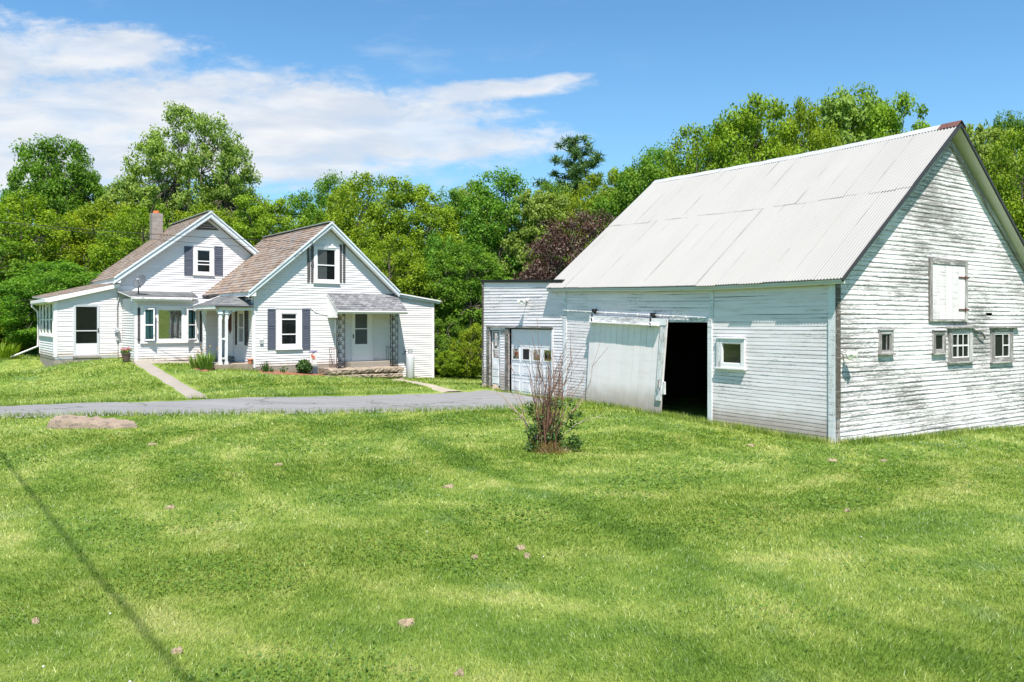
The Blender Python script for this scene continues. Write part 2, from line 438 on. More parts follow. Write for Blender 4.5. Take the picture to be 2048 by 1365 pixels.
def rock_mat():
    b = N('pinkish_rock'); ps = b.pos()
    c = b.mix(b.noise(3.0, ps, 6, .65), (.195, .15, .112), (.36, .275, .205))
    g = b.n('ShaderNodeNewGeometry'); z = b.n('ShaderNodeSeparateXYZ'); b.l(g.outputs['Normal'], z.inputs[0])
    c = b.mix(b.math('MULTIPLY', b.step(b.noise(5.0, b.pos(1, 1, 3), 5, .7), .48, .66), .7), c, (.115, .10, .09))
    return b.done(c, .95, b.bump(b.noise(14, ps, 6, .7), 1.0, .04), spec=.2)
M = {}
M['glass_dim'] = glass_mat(.25, 0.0); M['glass_bright'] = glass_mat(3.2, .28); M['turf'] = grass_ground(); M['blade'] = grass_blade(); M['asphalt'] = asphalt(); M['glass'] = glass_mat()
M['concrete'] = plain('pale_concrete', (.27, .235, .195), .22, 1.6, .9, .3)
M['stone'] = plain('field_stone', (.27, .215, .16), .5, 4.0, .95, 1.0)
M['flag'] = plain('flagstone', (.32, .275, .21), .25, 1.5, .9, .4)
M['vinyl'] = weathered('white_vinyl_siding', (.72, .685, .68), (.5, .48, .45), 1.05, 1.2, dirt=.07, low_dirt=(-.3, .04))
M['trim'] = plain('white_trim_paint', (.74, .705, .70), .04, 3, .55, .05)
M['oldtrim'] = weathered('flaking_white_trim', (.77, .75, .745), (.33, .32, .31), .72, .82, 1.2, 10)
M['rake'] = weathered('blue_grey_flaking_rake', (.62, .66, .69), (.3, .29, .28), .74, .84, 1.0, 12)
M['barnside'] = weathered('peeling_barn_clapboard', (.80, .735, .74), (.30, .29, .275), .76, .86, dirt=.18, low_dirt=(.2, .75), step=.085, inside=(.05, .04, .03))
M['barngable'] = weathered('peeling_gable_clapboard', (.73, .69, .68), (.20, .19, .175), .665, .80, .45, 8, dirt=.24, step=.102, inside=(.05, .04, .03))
M['barndoor'] = weathered('whitewashed_plank_door', (.85, .775, .775), (.34, .32, .29), .80, .92, 9, .5, dirt=.08, low_dirt=(-.1, .6))
M['oldwood'] = weathered('bare_grey_wood', (.50, .48, .46), (.17, .155, .14), .60, .74, .8, 8, dirt=.3)
M['oldwood_v'] = weathered('bare_grey_post_wood', (.40, .375, .35), (.09, .075, .06), .60, .74, 8, .8, dirt=.3)
M['cornerboard'] = weathered('flaking_corner_board', (.72, .73, .74), (.30, .29, .275), .70, .80, 8, .7, dirt=.2)
M['soffit'] = plain('soffit_boards', (.60, .60, .57), .08, 2, .7, .1)
M['metalroof'] = corrugated()
M['rust'] = plain('rusty_ridge_metal', (.11, .045, .035), .4, 5, .8, .2)
M['ridge'] = plain('galvanised_ridge', (.42, .43, .44), .15, 3, .5, .1)
M['slate'] = shingle('brown_slate_shingles', [(.12, .098, .085), (.22, .155, .115), (.275, .21, .16), (.21, .19, .18), (.37, .27, .18)], .30, .19, .35)
M['slate_grey'] = shingle('grey_porch_shingles', [(.14, .14, .14), (.22, .22, .215), (.30, .295, .28)], .30, .14, .3)
M['asph_sh'] = shingle('grey_asphalt_shingles', [(.10, .10, .105), (.19, .19, .195), (.27, .27, .27)], .22, .13, .2)
M['shutter'] = plain('slate_blue_shutter', (.075, .085, .115), .08, 4, .6, .05)
M['shutter_dark'] = plain('weathered_dark_shutter', (.085, .075, .075), .45, 9, .8, .3)
M['black'] = plain('black_metal', (.015, .015, .017), .1, 5, .5, .1)
M['tar'] = plain('black_tar_edge', (.03, .03, .032), .2, 5, .6, .1)
M['dark'] = plain('dark_room', (.012, .013, .013), .1, 3, .95, 0)  # near-black colour standing in for unlit interiors
M['blind_grey'] = plain('grey_blind', (.20, .19, .18), .08, 3, .8, .1)
M['teal'] = plain('teal_curtain', (.06, .17, .19), .2, 6, .9, .2)
M['brick'] = plain('grey_chimney_block', (.27, .225, .20), .4, 5, .9, .5)
M['flue'] = plain('orange_clay_flue', (.55, .15, .05), .1, 5, .8, .1)
M['dish'] = plain('grey_dish_paint', (.095, .10, .108), .05, 3, .45, .0)
M['tank'] = plain('pale_grey_tank_paint', (.50, .51, .52), .06, 3, .4, .02)
M['greymetal'] = plain('grey_box_metal', (.38, .39, .40), .08, 5, .5, .05)
M['alu'] = plain('aluminium_frame', (.50, .51, .52), .06, 4, .4, .03)
M['pot'] = plain('brown_plastic_pot', (.10, .065, .05), .1, 5, .6, .1)
M['clay'] = plain('terracotta', (.50, .16, .08), .12, 6, .8, .2)
M['mulch'] = plain('red_mulch', (.24, .10, .06), .5, 25, .95, 1.0)
M['dirt'] = plain('pale_dirt', (.31, .235, .155), .25, 9, .95, .8)
M['rock'] = rock_mat()
M['doorpaint'] = plain('white_door_paint', (.76, .74, .73), .04, 3, .5, .05)
M['garagedoor'] = plain('white_garage_door_paint', (.72, .71, .705), .06, 2, .55, .08)
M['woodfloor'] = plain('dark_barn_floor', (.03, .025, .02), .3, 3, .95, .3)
M['olddoor'] = plain('dusty_white_door', (.5, .5, .48), .1, 3, .8, .1)
M['lamp'] = plain('cream_lamp_plastic', (.72, .70, .62), .1, 9, .5, .05)
M['globe'] = plain('white_globe_glass', (.8, .8, .74), .03, 3, .25, 0)
M['flagcloth'] = plain('white_flag_cloth', (.62, .56, .55), .04, 8, .9, .1)
M['purple'] = plain('purple_hem', (.13, .07, .3), .05, 8, .9, .1)
M['redmark'] = plain('red_print', (.6, .16, .09), .2, 12, .9, 0)
M['bark'] = plain('tree_bark', (.11, .09, .07), .35, 6, .95, .8)
M['twig'] = plain('red_brown_twigs', (.17, .085, .055), .3, 12, .85, .3)
M['deadtwig'] = plain('dead_grey_twigs', (.36, .29, .22), .25, 10, .9, .3)
M['straw'] = leaf_mat('dry_straw', (.36, .25, .14), (.6, .45, .28), .2, 0, .03)
M['cable'] = plain('black_cable', (.025, .025, .028), .1, 5, .6, 0)
M['chime'] = plain('dark_red_ornament', (.16, .05, .045), .3, 20, .6, .1)
M['pinkpetal'] = leaf_mat('pink_petals', (.55, .07, .17), (.75, .25, .35), .3, 0, .03)
M['yellowpetal'] = leaf_mat('orange_lily_petals', (.6, .22, .05), (.75, .45, .10), .3, 0, .03)
M['blossom'] = plain('white_clover_heads', (.50, .50, .44), .1, 40, .9, .2)
M['leaf_yellow'] = leaf_mat('yellow_green_leaves', (0.106, 0.195, 0.011), (0.306, 0.395, 0.024))
M['leaf_green'] = leaf_mat('mid_green_leaves', (0.062, 0.171, 0.015), (0.194, 0.336, 0.033))
M['leaf_dark'] = leaf_mat('deep_green_leaves', (0.062, 0.147, 0.013), (0.175, 0.289, 0.029))
M['leaf_ash'] = leaf_mat('ash_leaves', (0.119, 0.206, 0.031), (0.312, 0.413, 0.083))
M['leaf_maroon'] = leaf_mat('maroon_leaves', (.038, .014, .009), (.110, .042, .028), .25, .1, .08)
M['needle'] = leaf_mat('pine_needles', (.050, .110, .026), (.130, .220, .055), .2, .2, .04)
M['leaf_bush'] = leaf_mat('bush_leaves', (.025, .075, .012), (.085, .16, .025), .3, 0, .05)
M['leaf_clover'] = leaf_mat('clover_leaves', (.065, .145, .02), (.18, .27, .035), .4, 0, .03)
M['ventwood'] = plain('brown_vent_slats', (.13, .095, .075), .2, 8, .9, .2)
M['leaf_lime'] = leaf_mat('fresh_lime_leaves', (0.119, 0.212, 0.013), (0.294, 0.425, 0.033))
M['hatchdoor'] = weathered('worn_hatch_planks', (.66, .62, .615), (.30, .28, .25), .74, .86, 9, .5, dirt=.15)
M['gravel'] = plain('grey_gravel', (.27, .255, .235), .45, 30, .95, .3)
# ------------------------------------------------------------------ clapboards, shingle courses, windows
def clapboards(mb, P, z0, z1, left, right, step, lip, holes=(), brk=(), jit=0.0, mean=3.0, flat_uv=(0, 0), tonevar=.03, seed=1):
    """overlapping boards on a surface P(a, z, n): every course leans out to a lip at its foot"""
    g = random.Random(seed); O_ = P(0, 0, 0)
    flip = (P(1, 0, 0) - O_).cross(Vector((0, 0, 1))).dot(P(0, 0, 1) - O_) < 0
    def face(p, u, t): mb.face(p[::-1] if flip else p, u[::-1] if flip else u, 0, t)
    zs = {z0, z1} | set(b for b in brk if z0 < b < z1)
    k = 0
    while z0 + k * step < z1: zs.add(z0 + k * step); k += 1
    for h in holes:
        for z in (h[2], h[3]):
            if z0 < z < z1: zs.add(z)
    zs = sorted(zs); zs = [z for i, z in enumerate(zs) if i == 0 or z - zs[i - 1] > 1e-4]
    for za, zb in zip(zs, zs[1:]):
        zm = (za + zb) / 2; k = int(math.floor((zm - z0) / step + 1e-6)); zk = z0 + k * step
        gk = random.Random(seed * 1000 + k)
        iv = [(left(za), right(za), left(zb), right(zb))]
        for h in holes:
            if not (h[2] - 1e-4 < zm < h[3] + 1e-4): continue
            nv = []
            for la, ra, lb, rb in iv:
                if h[1] <= max(la, lb) or h[0] >= min(ra, rb): nv.append((la, ra, lb, rb)); continue
                if h[0] > max(la, lb): nv.append((la, h[0], lb, h[0]))
                if h[1] < min(ra, rb): nv.append((h[1], ra, h[1], rb))
            iv = nv
        cuts = []; c = -40 + gk.uniform(0, mean)
        while c < 60: cuts.append(c); c += gk.uniform(.6, 1.4) * mean
        tones = {}
        for la, ra, lb, rb in iv:
            pts = [None] + [c for c in cuts if max(la, lb) + .05 < c < min(ra, rb) - .05] + [None]
            for i in range(len(pts) - 1):
                a0, b0 = (la, lb) if pts[i] is None else (pts[i], pts[i])
                a1, b1 = (ra, rb) if pts[i + 1] is None else (pts[i + 1], pts[i + 1])
                key = sum(1 for c in cuts if c < (a0 + a1) / 2)
                bg = random.Random(seed * 7919 + k * 131 + key)
                t = 1 - tonevar * bg.random() * 2; lp = lip * (1 + jit * bg.uniform(-.5, .6))
                d0 = bg.gauss(0, .018 * jit); d1 = bg.gauss(0, .018 * jit)     # the board hangs a little off level
                if a1 - a0 < 1e-4 and b1 - b0 < 1e-4: continue
                na = lp * (1 - (za - zk) / step); nb = lp * (1 - (zb - zk) / step)
                foot = abs(za - zk) < 1e-4
                e0, e1 = (d0 * step * 4, d1 * step * 4) if foot and za > z0 + 1e-3 else (0, 0)
                nb += .0006
                face([P(a0, za + e0, na), P(a1, za + e1, na), P(b1, zb, nb), P(b0, zb, nb)],
                        [(a0, za - z0), (a1, za - z0), (b1, zb - z0), (b0, zb - z0)], t)
                if foot:
                    face([P(a0, za + e0, -.012), P(a1, za + e1, -.012), P(a1, za + e1, na), P(a0, za + e0, na)],
                            [(a0, za - z0), (a1, za - z0), (a1, za - z0 + .01), (a0, za - z0 + .01)], t)

def roof_courses(mb, corners, step=.15, lip=.016, thick=.05, seed=3, jit=.6):
    """shingle courses over a quad: corners eave-left, eave-right, ridge-right, ridge-left"""
    A, B, C_, D = (Vector(c) for c in corners)
    ea = (B - A); n = ea.cross(D - A).normalized()
    if n.z < 0: n = -n
    def P(u, v, k=0.0): return A.lerp(B, u).lerp(D.lerp(C_, u), v) + n * k
    Ls = max((D - A).length, (C_ - B).length); La = max(ea.length, (C_ - D).length)
    nr = max(1, round(Ls / step)); g = random.Random(seed)
    nc = max(1, round(La / .9))
    for i in range(nr):
        v0, v1 = i / nr, (i + 1) / nr
        for j in range(nc):
            u0, u1 = j / nc, (j + 1) / nc
            l = lip * (1 + jit * g.uniform(-.5, .6)); t = 1.0
            uv = [(u0 * La, v0 * Ls), (u1 * La, v0 * Ls), (u1 * La, v1 * Ls), (u0 * La, v1 * Ls)]
            mb.face([P(u0, v0, l), P(u1, v0, l), P(u1, v1, .002), P(u0, v1, .002)], uv)
            mb.face([P(u0, v0, 0), P(u1, v0, 0), P(u1, v0, l), P(u0, v0, l)], [uv[0], uv[1], uv[1], uv[0]])
    q = [P(0, 0, -thick), P(1, 0, -thick), P(1, 1, -thick), P(0, 1, -thick)]
    t = [P(0, 0), P(1, 0), P(1, 1), P(0, 1)]
    mb.face(q[::-1], None, 1)
    for i in range(4): mb.face([q[i], q[(i + 1) % 4], t[(i + 1) % 4], t[i]], None, 1)

def frame_ring(mb, fr, o, i, n0, n1, mi=0):
    """a casing: outer rect o, inner rect i (a0,a1,z0,z1); verticals run full height, the head and sill butt in between"""
    mb.fbox(fr, o[0], i[0], o[2], o[3], n0, n1, mi); mb.fbox(fr, i[1], o[1], o[2], o[3], n0, n1, mi)
    mb.fbox(fr, i[0], i[1], i[3], o[3], n0, n1 - .002, mi); mb.fbox(fr, i[0], i[1], o[2], i[2], n0, n1 - .002, mi)

def rough_block(mb, fr, a0, a1, z0, z1, n0, n1, g):
    """a split-faced stone: front and top as a jittered grid"""
    na, nz, nn = max(3, int((a1 - a0) / .09)), 4, 5; J = {}
    def pt(i, k, q):
        if (i, k, q) not in J:
            e = .5 if i in (0, na) else 1
            J[(i, k, q)] = fr.P(a0 + (a1 - a0) * i / na + g.gauss(0, .008) * e, z0 + (z1 - z0) * k / nz + g.gauss(0, .010) - (.03 if k == nz and q == nn else 0), n0 + (n1 - n0) * q / nn + (g.gauss(0, .022) if q == nn else 0) - (.05 if (k in (0, nz) and q == nn) else 0))
        return J[(i, k, q)]
    for i in range(na):
        for k in range(nz): mb.face([pt(i, k, nn), pt(i + 1, k, nn), pt(i + 1, k + 1, nn), pt(i, k + 1, nn)])
        for q in range(nn): mb.face([pt(i, nz, q + 1), pt(i + 1, nz, q + 1), pt(i + 1, nz, q), pt(i, nz, q)])
    for k in range(nz):
        for q in range(nn):
            mb.face([pt(0, k, q), pt(0, k, q + 1), pt(0, k + 1, q + 1), pt(0, k + 1, q)]); mb.face([pt(na, k, q), pt(na, k, q + 1), pt(na, k + 1, q + 1), pt(na, k + 1, q)])

def window(parent, fr, o, i, rails=(), bars=(), frame=None, back='dark', sill=True, curtain=None, n=0.0, depth=.05, head=True, sw=.035, glass='glass'):
    """casing + sash bars -> window; its glass -> pane; what hangs behind the glass -> blind or curtain"""
    frame = frame or M['trim']
    mb = MB(); frame_ring(mb, fr, o, i, n - .01, n + depth)
    s = sw; s = min(s, (i[1] - i[0]) * .12)
    ii = (i[0] + s, i[1] - s, i[2] + s, i[3] - s)
    frame_ring(mb, fr, i, ii, n - .005, n + depth * .55)
    for z in rails: mb.fbox(fr, ii[0], ii[1], z - .022, z + .022, n, n + depth * .6)
    for a in bars: mb.fbox(fr, a - .012, a + .012, ii[2], ii[3], n, n + depth * .5)
    if sill: mb.fbox(fr, o[0] - .03, o[1] + .03, o[2] - .035, o[2] - .002, n - .01, n + depth + .035)
    if head: mb.fbox(fr, o[0] - .015, o[1] + .015, o[3] + .002, o[3] + .025, n - .01, n + depth + .02)
    w = mb.build('window', frame, parent)
    g = MB(); g.face([fr.P(ii[0], ii[2], n + depth * .3), fr.P(ii[1], ii[2], n + depth * .3), fr.P(ii[1], ii[3], n + depth * .3), fr.P(ii[0], ii[3], n + depth * .3)])
    g.build('pane', M[glass], w)
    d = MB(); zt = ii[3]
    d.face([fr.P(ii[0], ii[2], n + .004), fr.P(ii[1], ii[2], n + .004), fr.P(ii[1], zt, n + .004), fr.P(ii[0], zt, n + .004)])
    d.build('blind', M[back], w)  # room shade put into a dark sheet behind the glass
    if curtain:
        c = MB(); k = 12
        for a0, a1 in curtain[1]:
            A0 = ii[0] + (ii[1] - ii[0]) * a0; A1 = ii[0] + (ii[1] - ii[0]) * a1
            for q in range(k):
                x0 = A0 + (A1 - A0) * q / k; x1 = A0 + (A1 - A0) * (q + 1) / k
                m0 = n + .0075 + .003 * (-1) ** q; m1 = n + .0075 + .003 * (-1) ** (q + 1)
                c.face([fr.P(x0, ii[2], m0), fr.P(x1, ii[2], m1), fr.P(x1, ii[3], m1), fr.P(x0, ii[3], m0)])
        c.build('curtain', M[curtain[0]], w)
    return w

def shutter(parent, fr, r, mat, n=0.012):
    mb = MB(); a0, a1, z0, z1 = r; s = min(.05, (a1 - a0) * .16)
    frame_ring(mb, fr, r, (a0 + s, a1 - s, z0 + s * 1.2, z1 - s * 1.2), n, n + .03)
    mid = (z0 + z1) / 2 + .05
    mb.fbox(fr, a0 + s, a1 - s, mid - .03, mid + .03, n, n + .027)
    mb.fbox(fr, a0 + s, a1 - s, z0 + s * 1.2, z1 - s * 1.2, n - .004, n + .004)
    z = z0 + s * 1.4
    while z < z1 - s * 1.6:
        if abs(z - mid) > .05:
            mb.face([fr.P(a0 + s, z, n + .022), fr.P(a1 - s, z, n + .022), fr.P(a1 - s, z + .035, n + .006), fr.P(a0 + s, z + .035, n + .006)])
        z += .038
    return mb.build('shutter', mat, parent)

# ================================================================== HOUSE
pHO = RF.P(0, gz(HO.x, HO.y)); pHO.z -= .1
house = thing('farmhouse', 'white sided farmhouse of two gabled wings with brown slate roofs, bay window and porches', 'house', pHO)

def pix(fr, px, py, n=0.0):
    a, z = fr.un(px, py, n); return fr.P(a, z, n)

# ---- smaller gabled wing --------------------------------------------------
aL, zB = RF.un(506, 735); aL = 0.0
pk_a, pk_z = RF.un(657, 458)                      # underside of the roof at the peak
ev_z = (RF.un(504, 590)[1] + RF.un(796, 592)[1]) / 2
aR = 2 * pk_a                                      # symmetric gable
sl = (pk_z - ev_z) / pk_a
zfound = zB + .02
win_o = RF.rect(552, 618, 602.6, 698); win_i = RF.rect(561.5, 627.5, 593, 690)
up_o = RF.rect(627, 496, 678, 566); up_i = RF.rect(633, 499, 670.5, 561)
door_o = RF.rect(703, 623, 744, 722); door_i = RF.rect(706, 628, 739, 721)
mb = MB()
clapboards(mb, RF.P, zfound, pk_z, lambda z: max(0, (z - ev_z) / sl) if z > ev_z else 0.0,
           lambda z: aR - ((z - ev_z) / sl if z > ev_z else 0.0), .102, .024, [win_o, up_o, door_o], [ev_z], .12, 3.6, seed=11, tonevar=.015)
w_house = mb.build('wall', M['vinyl'], house)
mb = MB()                                          # side wall on the porch, running back to the main wing
rl_dw = RL.rect(454.5, 622, 468, 714); rl_w = RL.rect(477.5, 621, 491, 690)
clapboards(mb, RL.P, zfound, ev_z + .15, lambda z: 0.0, lambda z: 5.6, .102, .024, [RL.rect(477.5, 622, 491, 690), RL.rect(453, 620, 468.5, 713)], [], .12, 3.0, seed=12, tonevar=.015)
mb.build('wall', M['vinyl'], house)
mb = MB()                                          # hidden right side and back of this wing
RR = Fr(HO + ef * aR, ed, ef)
clapboards(mb, RR.P, zfound - .5, ev_z + .1, lambda z: 0.0, lambda z: 7.0, .204, .014, seed=13)
mb.build('wall', M['vinyl'], house)
mb = MB()                                          # corner boards
mb.fbox(RF, -.02, .085, zfound - .05, ev_z + .05, -.03, .03); mb.fbox(RL, .0, .085, zfound - .05, ev_z + .05, .022, .03)
mb.build('corner_board', M['trim'], house)
# foundation strip
mb = MB(); mb.fbox(RF, .02, aR, zB - .75, zfound + .005, -.3, .012); mb.fbox(RL, 0.02, 5.5, zB - .5, zfound + .005, -.3, .01)
mb.build('foundation', M['concrete'], house)
# roof: overhang .3 in front, .22 at the eaves; runs 5.6 m back
OV = .30; LEN = 7.2; eo = .26
thk = .20
def rp(a, z, t): return RF.P(a, z, -t)
ridge_z = RF.un(657, 445, OV)[1]
rid_f = rp(pk_a, ridge_z, -OV); 
eLz = RF.un(497, 584, OV)[1]; eLa = RF.un(497, 586, OV)[0]
eRz = RF.un(798, 584, OV)[1]; eRa = RF.un(799, 586, OV)[0]
mb = MB()
roof_courses(mb, [rp(eLa, eLz, LEN), rp(eLa, eLz, -OV), rid_f, rp(pk_a, ridge_z, LEN)], .19, .017, .05, 5)
roof_courses(mb, [rp(eRa, eRz, -OV), rp(eRa, eRz, LEN), rp(pk_a, ridge_z, LEN), rid_f], .19, .017, .05, 6)
r_small = mb.build('roof', [M['slate'], M['soffit']], house)
mb = MB()
mb.beam(rp(pk_a, ridge_z + .03, -OV - .02), rp(pk_a, ridge_z + .03, LEN), .26, .025)
mb.build('ridge_cap', M['ridge'], r_small)
def rake(fr, ea, ez, pa, pz, n, drop=.2, mat='rake', t=.035, parent=None):
    mb = MB()
    for p, q in (((ea, ez), (pa, pz)),):
        P0 = [fr.P(p[0], p[1] - drop, n), fr.P(q[0], q[1] - drop, n), fr.P(q[0], q[1] + .02, n), fr.P(p[0], p[1] + .02, n)]
        P1 = [fr.P(p[0], p[1] - drop, n - t), fr.P(q[0], q[1] - drop, n - t), fr.P(q[0], q[1] + .02, n - t), fr.P(p[0], p[1] + .02, n - t)]
        L = math.hypot(q[0] - p[0], q[1] - p[1])
        u = [(0, 0), (L, 0), (L, .2), (0, .2)]
        mb.face(P0, u); mb.face(P1[::-1], u)
        for i in range(4): mb.face([P1[i], P1[(i + 1) % 4], P0[(i + 1) % 4], P0[i]], u)
    # slim upper moulding under the shingles
    mb.beam(fr.P(ea, ez - .005, n + .018), fr.P(pa, pz - .005, n + .018), .04, .06)
    return mb.build('rake_board', M[mat], parent or house)
rake(RF, eLa, eLz, pk_a, ridge_z, OV + .02); rake(RF, eRa, eRz, pk_a, ridge_z, OV + .02)
mb = MB()                                          # sloping soffits and white frieze under the rakes
for ea, ez in ((eLa, eLz), (eRa, eRz)):
    mb.face([RF.P(ea, ez - .19, OV - .01), RF.P(pk_a, ridge_z - .19, OV - .01), RF.P(pk_a, ridge_z - .19, 0), RF.P(ea, ez - .19, 0)])
    mb.beam(RF.P(ea, ez - .215, OV - .03), RF.P(pk_a, ridge_z - .215, OV - .03), .06, .045)
mb.build('soffit', M['trim'], house)
mb = MB()                                          # boxed eave of the left slope with its return
mb.hexa([rp(eLa + .03, eLz - .16, -OV), rp(0.02, eLz - .16, -OV), rp(0.02, eLz - .16, 3.4), rp(eLa + .03, eLz - .16, 3.4),
         rp(eLa + .03, eLz - .03, -OV), rp(0.02, eLz + .1, -OV), rp(0.02, eLz + .1, 3.4), rp(eLa + .03, eLz - .03, 3.4)])
mb.hexa([rp(aR - .02, eRz - .16, -OV), rp(eRa - .03, eRz - .16, -OV), rp(eRa - .03, eRz - .16, 5), rp(aR - .02, eRz - .16, 5),
         rp(aR - .02, eRz + .1, -OV), rp(eRa - .03, eRz - .03, -OV), rp(eRa - .03, eRz - .03, 5), rp(aR - .02, eRz + .1, 5)])
mb.build('eave_box', M['oldtrim'], house)
# windows of the small wing
window(house, RF, win_o, win_i, [RF.un(577, 639)[1], RF.un(577, 669)[1]], (), depth=.06)
window(house, RF, up_o, up_i, [RF.un(652, 531)[1]], (), curtain=('blind_grey', [(0.0, .55)]), depth=.06)
for x0, x1 in ((534.6, 550.6), (604, 619.8)): shutter(house, RF, RF.rect(x0, 618, x1, 699), M['shutter'], .016)
for x0, x1, x2, x3 in ((614, 618, 621.8, 626), (678.8, 683, 685.6, 690)):      # louvres gone: two stiles each
    mb = MB()
    for p, q in ((x0, x1), (x2, x3)):
        r = RF.rect(p, 489.5, q, 565); mb.fbox(RF, r[0], r[1], r[2], r[3], .014, .045)
    mb.build('shutter', M['shutter_dark'], house)['label'] = 'broken shutter frame without louvres'
# vent trim under the peak is plain siding; service box pair on the wall
mb = MB(); r = RF.rect(518.5, 671, 525, 681); mb.fbox(RF, *r, .01, .09); mb.build('outlet_box', M['trim'], house)
mb = MB(); r = RF.rect(519, 681.5, 525.5, 688); mb.fbox(RF, *r, .01, .08); mb.build('outlet_box', M['greymetal'], house)

# ---- front door, stoop and canopy --------------------------------------------------
def storm_door(parent, fr, o, i, glass, rails, n=0.0, mat='doorpaint', framemat='trim', handle=None, back='dark'):
    mb = MB()
    mb.fbox(fr, o[0], i[0], o[2], o[3], n - .01, n + .05); mb.fbox(fr, i[1], o[1], o[2], o[3], n - .01, n + .05)
    mb.fbox(fr, i[0], i[1], i[3], o[3], n - .01, n + .048); mb.fbox(fr, i[0], i[1], o[2], i[2], n - .01, n + .06)
    mb.build('door_frame', M[framemat], parent)
    mb = MB()
    mb.fbox(fr, i[0] + .004, glass[0], i[2] + .004, i[3] - .004, n, n + .04); mb.fbox(fr, glass[1], i[1] - .004, i[2] + .004, i[3] - .004, n, n + .04)
    mb.fbox(fr, glass[0], glass[1], glass[3], i[3] - .004, n, n + .038); mb.fbox(fr, glass[0], glass[1], i[2] + .004, glass[2], n, n + .038)
    mb.fbox(fr, glass[0] + .06, glass[1] - .06, i[2] + .15, glass[2] - .12, n + .03, n + .043)
    for z in rails: mb.fbox(fr, glass[0], glass[1], z - .022, z + .022, n + .005, n + .036)
    d = mb.build('door', M[mat], parent)
    g = MB(); g.face([fr.P(glass[0], glass[2], n + .02), fr.P(glass[1], glass[2], n + .02), fr.P(glass[1], glass[3], n + .02), fr.P(glass[0], glass[3], n + .02)])
    g.build('pane', M['glass'], d)
    g = MB(); g.face([fr.P(glass[0], glass[2], n + .006), fr.P(glass[1], glass[2], n + .006), fr.P(glass[1], glass[3], n + .006), fr.P(glass[0], glass[3], n + .006)])
    g.build('blind', M[back], d)  # dark sheet painted as the unlit room; the grey one is a blind
    if handle:
        h = MB(); a, z = handle; h.fbox(fr, a - .02, a + .02, z - .09, z + .09, n + .04, n + .055); h.tube([fr.P(a, z + .05, n + .05), fr.P(a, z + .05, n + .09), fr.P(a, z - .04, n + .09)], .011)
        h.build('handle', M['black'], d)
    return d
storm_door(house, RF, door_o, door_i, RF.rect(709.5, 628.5, 734, 688.5), [RF.un(720, 658)[1]], handle=RF.un(705.5, 673), back='blind_grey')
mb = MB()                                          # concrete door step on a fieldstone stoop
r = RF.rect(698, 721, 788, 735, .55); sz_top = RF.un(742, 724, .6)[1]; st_top = RF.un(740, 735, .9)[1]
mb.fbox(RF, RF.un(701, 730, .6)[0], RF.un(786, 730, .6)[0], st_top - .05, sz_top, -.05, .62)
mb.build('door_step', M['concrete'], house)
sa0, sa1 = RF.un(657, 740, 1.15)[0], RF.un(806, 740, 1.15)[0]
g = random.Random(4); mb = MB()
a = sa0
ztop = st_top
gnd = gz(*RF.P((sa0 + sa1) / 2, 0, 1.3).xy)
for layer in range(3):
    a = sa0 - .02 + layer * .05
    h0 = gnd - .25 + (ztop - gnd + .25) * layer / 3; h1 = gnd - .25 + (ztop - gnd + .25) * (layer + 1) / 3
    while a < sa1 - .08:
        w = g.uniform(.45, 1.2); b = min(a + w, sa1 + g.uniform(-.05, .05))
        out = 1.16 + g.uniform(-.06, .06) + (.14 - layer * .07)
        rough_block(mb, RF, a + .006, b - .006, h0 + .006, h1 + (g.uniform(-.03, .0) if layer < 2 else 0), -.05, out, g)
        a = b
mb.build('stone_stoop', M['stone'], house)
CN = 1.0                                           # canopy reach
ca0, cz0 = RF.un(675.5, 622, CN); ca1 = RF.un(814, 623, CN)[0]
ct = (RF.un(648, 584)[1] + RF.un(790, 590)[1]) / 2
cw0 = RF.un(648, 585)[0]; cw0 = ca0 - .02
mb = MB()
roof_courses(mb, [RF.P(ca0 - .03, cz0 + .02, CN + .04), RF.P(ca1, cz0 + .02, CN + .04), RF.P(ca1, ct, .02), RF.P(ca0 - .03, ct, .02)], .14, .014, .04, 8)
can = mb.build('canopy_roof', [M['asph_sh'], M['trim']], house)
mb = MB(); mb.fbox(RF, ca0 - .02, ca1 + .03, cz0 - .12, cz0 + .0, CN - .06, CN + .0)
mb.fbox(RF, ca0 - .03, ca1 + .04, cz0 - .045, cz0 + .012, CN + .001, CN + .075)
mb.build('fascia', M['trim'], can)
mb = MB()                                          # boxed triangular cheeks and the ceiling
for a in (ca0, ca1 - .1):
    A = [RF.P(a, cz0 - .28, .0), RF.P(a, cz0 - .28, CN - .065), RF.P(a, cz0 - .02, CN - .065), RF.P(a, ct - .06, .0)]
    Bq = [RF.P(a + .03, cz0 - .28, .0), RF.P(a + .03, cz0 - .28, CN - .065), RF.P(a + .03, cz0 - .02, CN - .065), RF.P(a + .03, ct - .06, .0)]
    if a == ca0:
        mb.face(A); mb.face(Bq[::-1])
        for i in range(4): mb.face([Bq[i], Bq[(i + 1) % 4], A[(i + 1) % 4], A[i]])
mb.face([RF.P(ca0 + .03, cz0 - .10, .0), RF.P(ca1, cz0 - .10, .0), RF.P(ca1, cz0 - .10, CN - .06), RF.P(ca0 + .03, cz0 - .10, CN - .06)][::-1])
mb.build('cheek_panel', M['trim'], can)
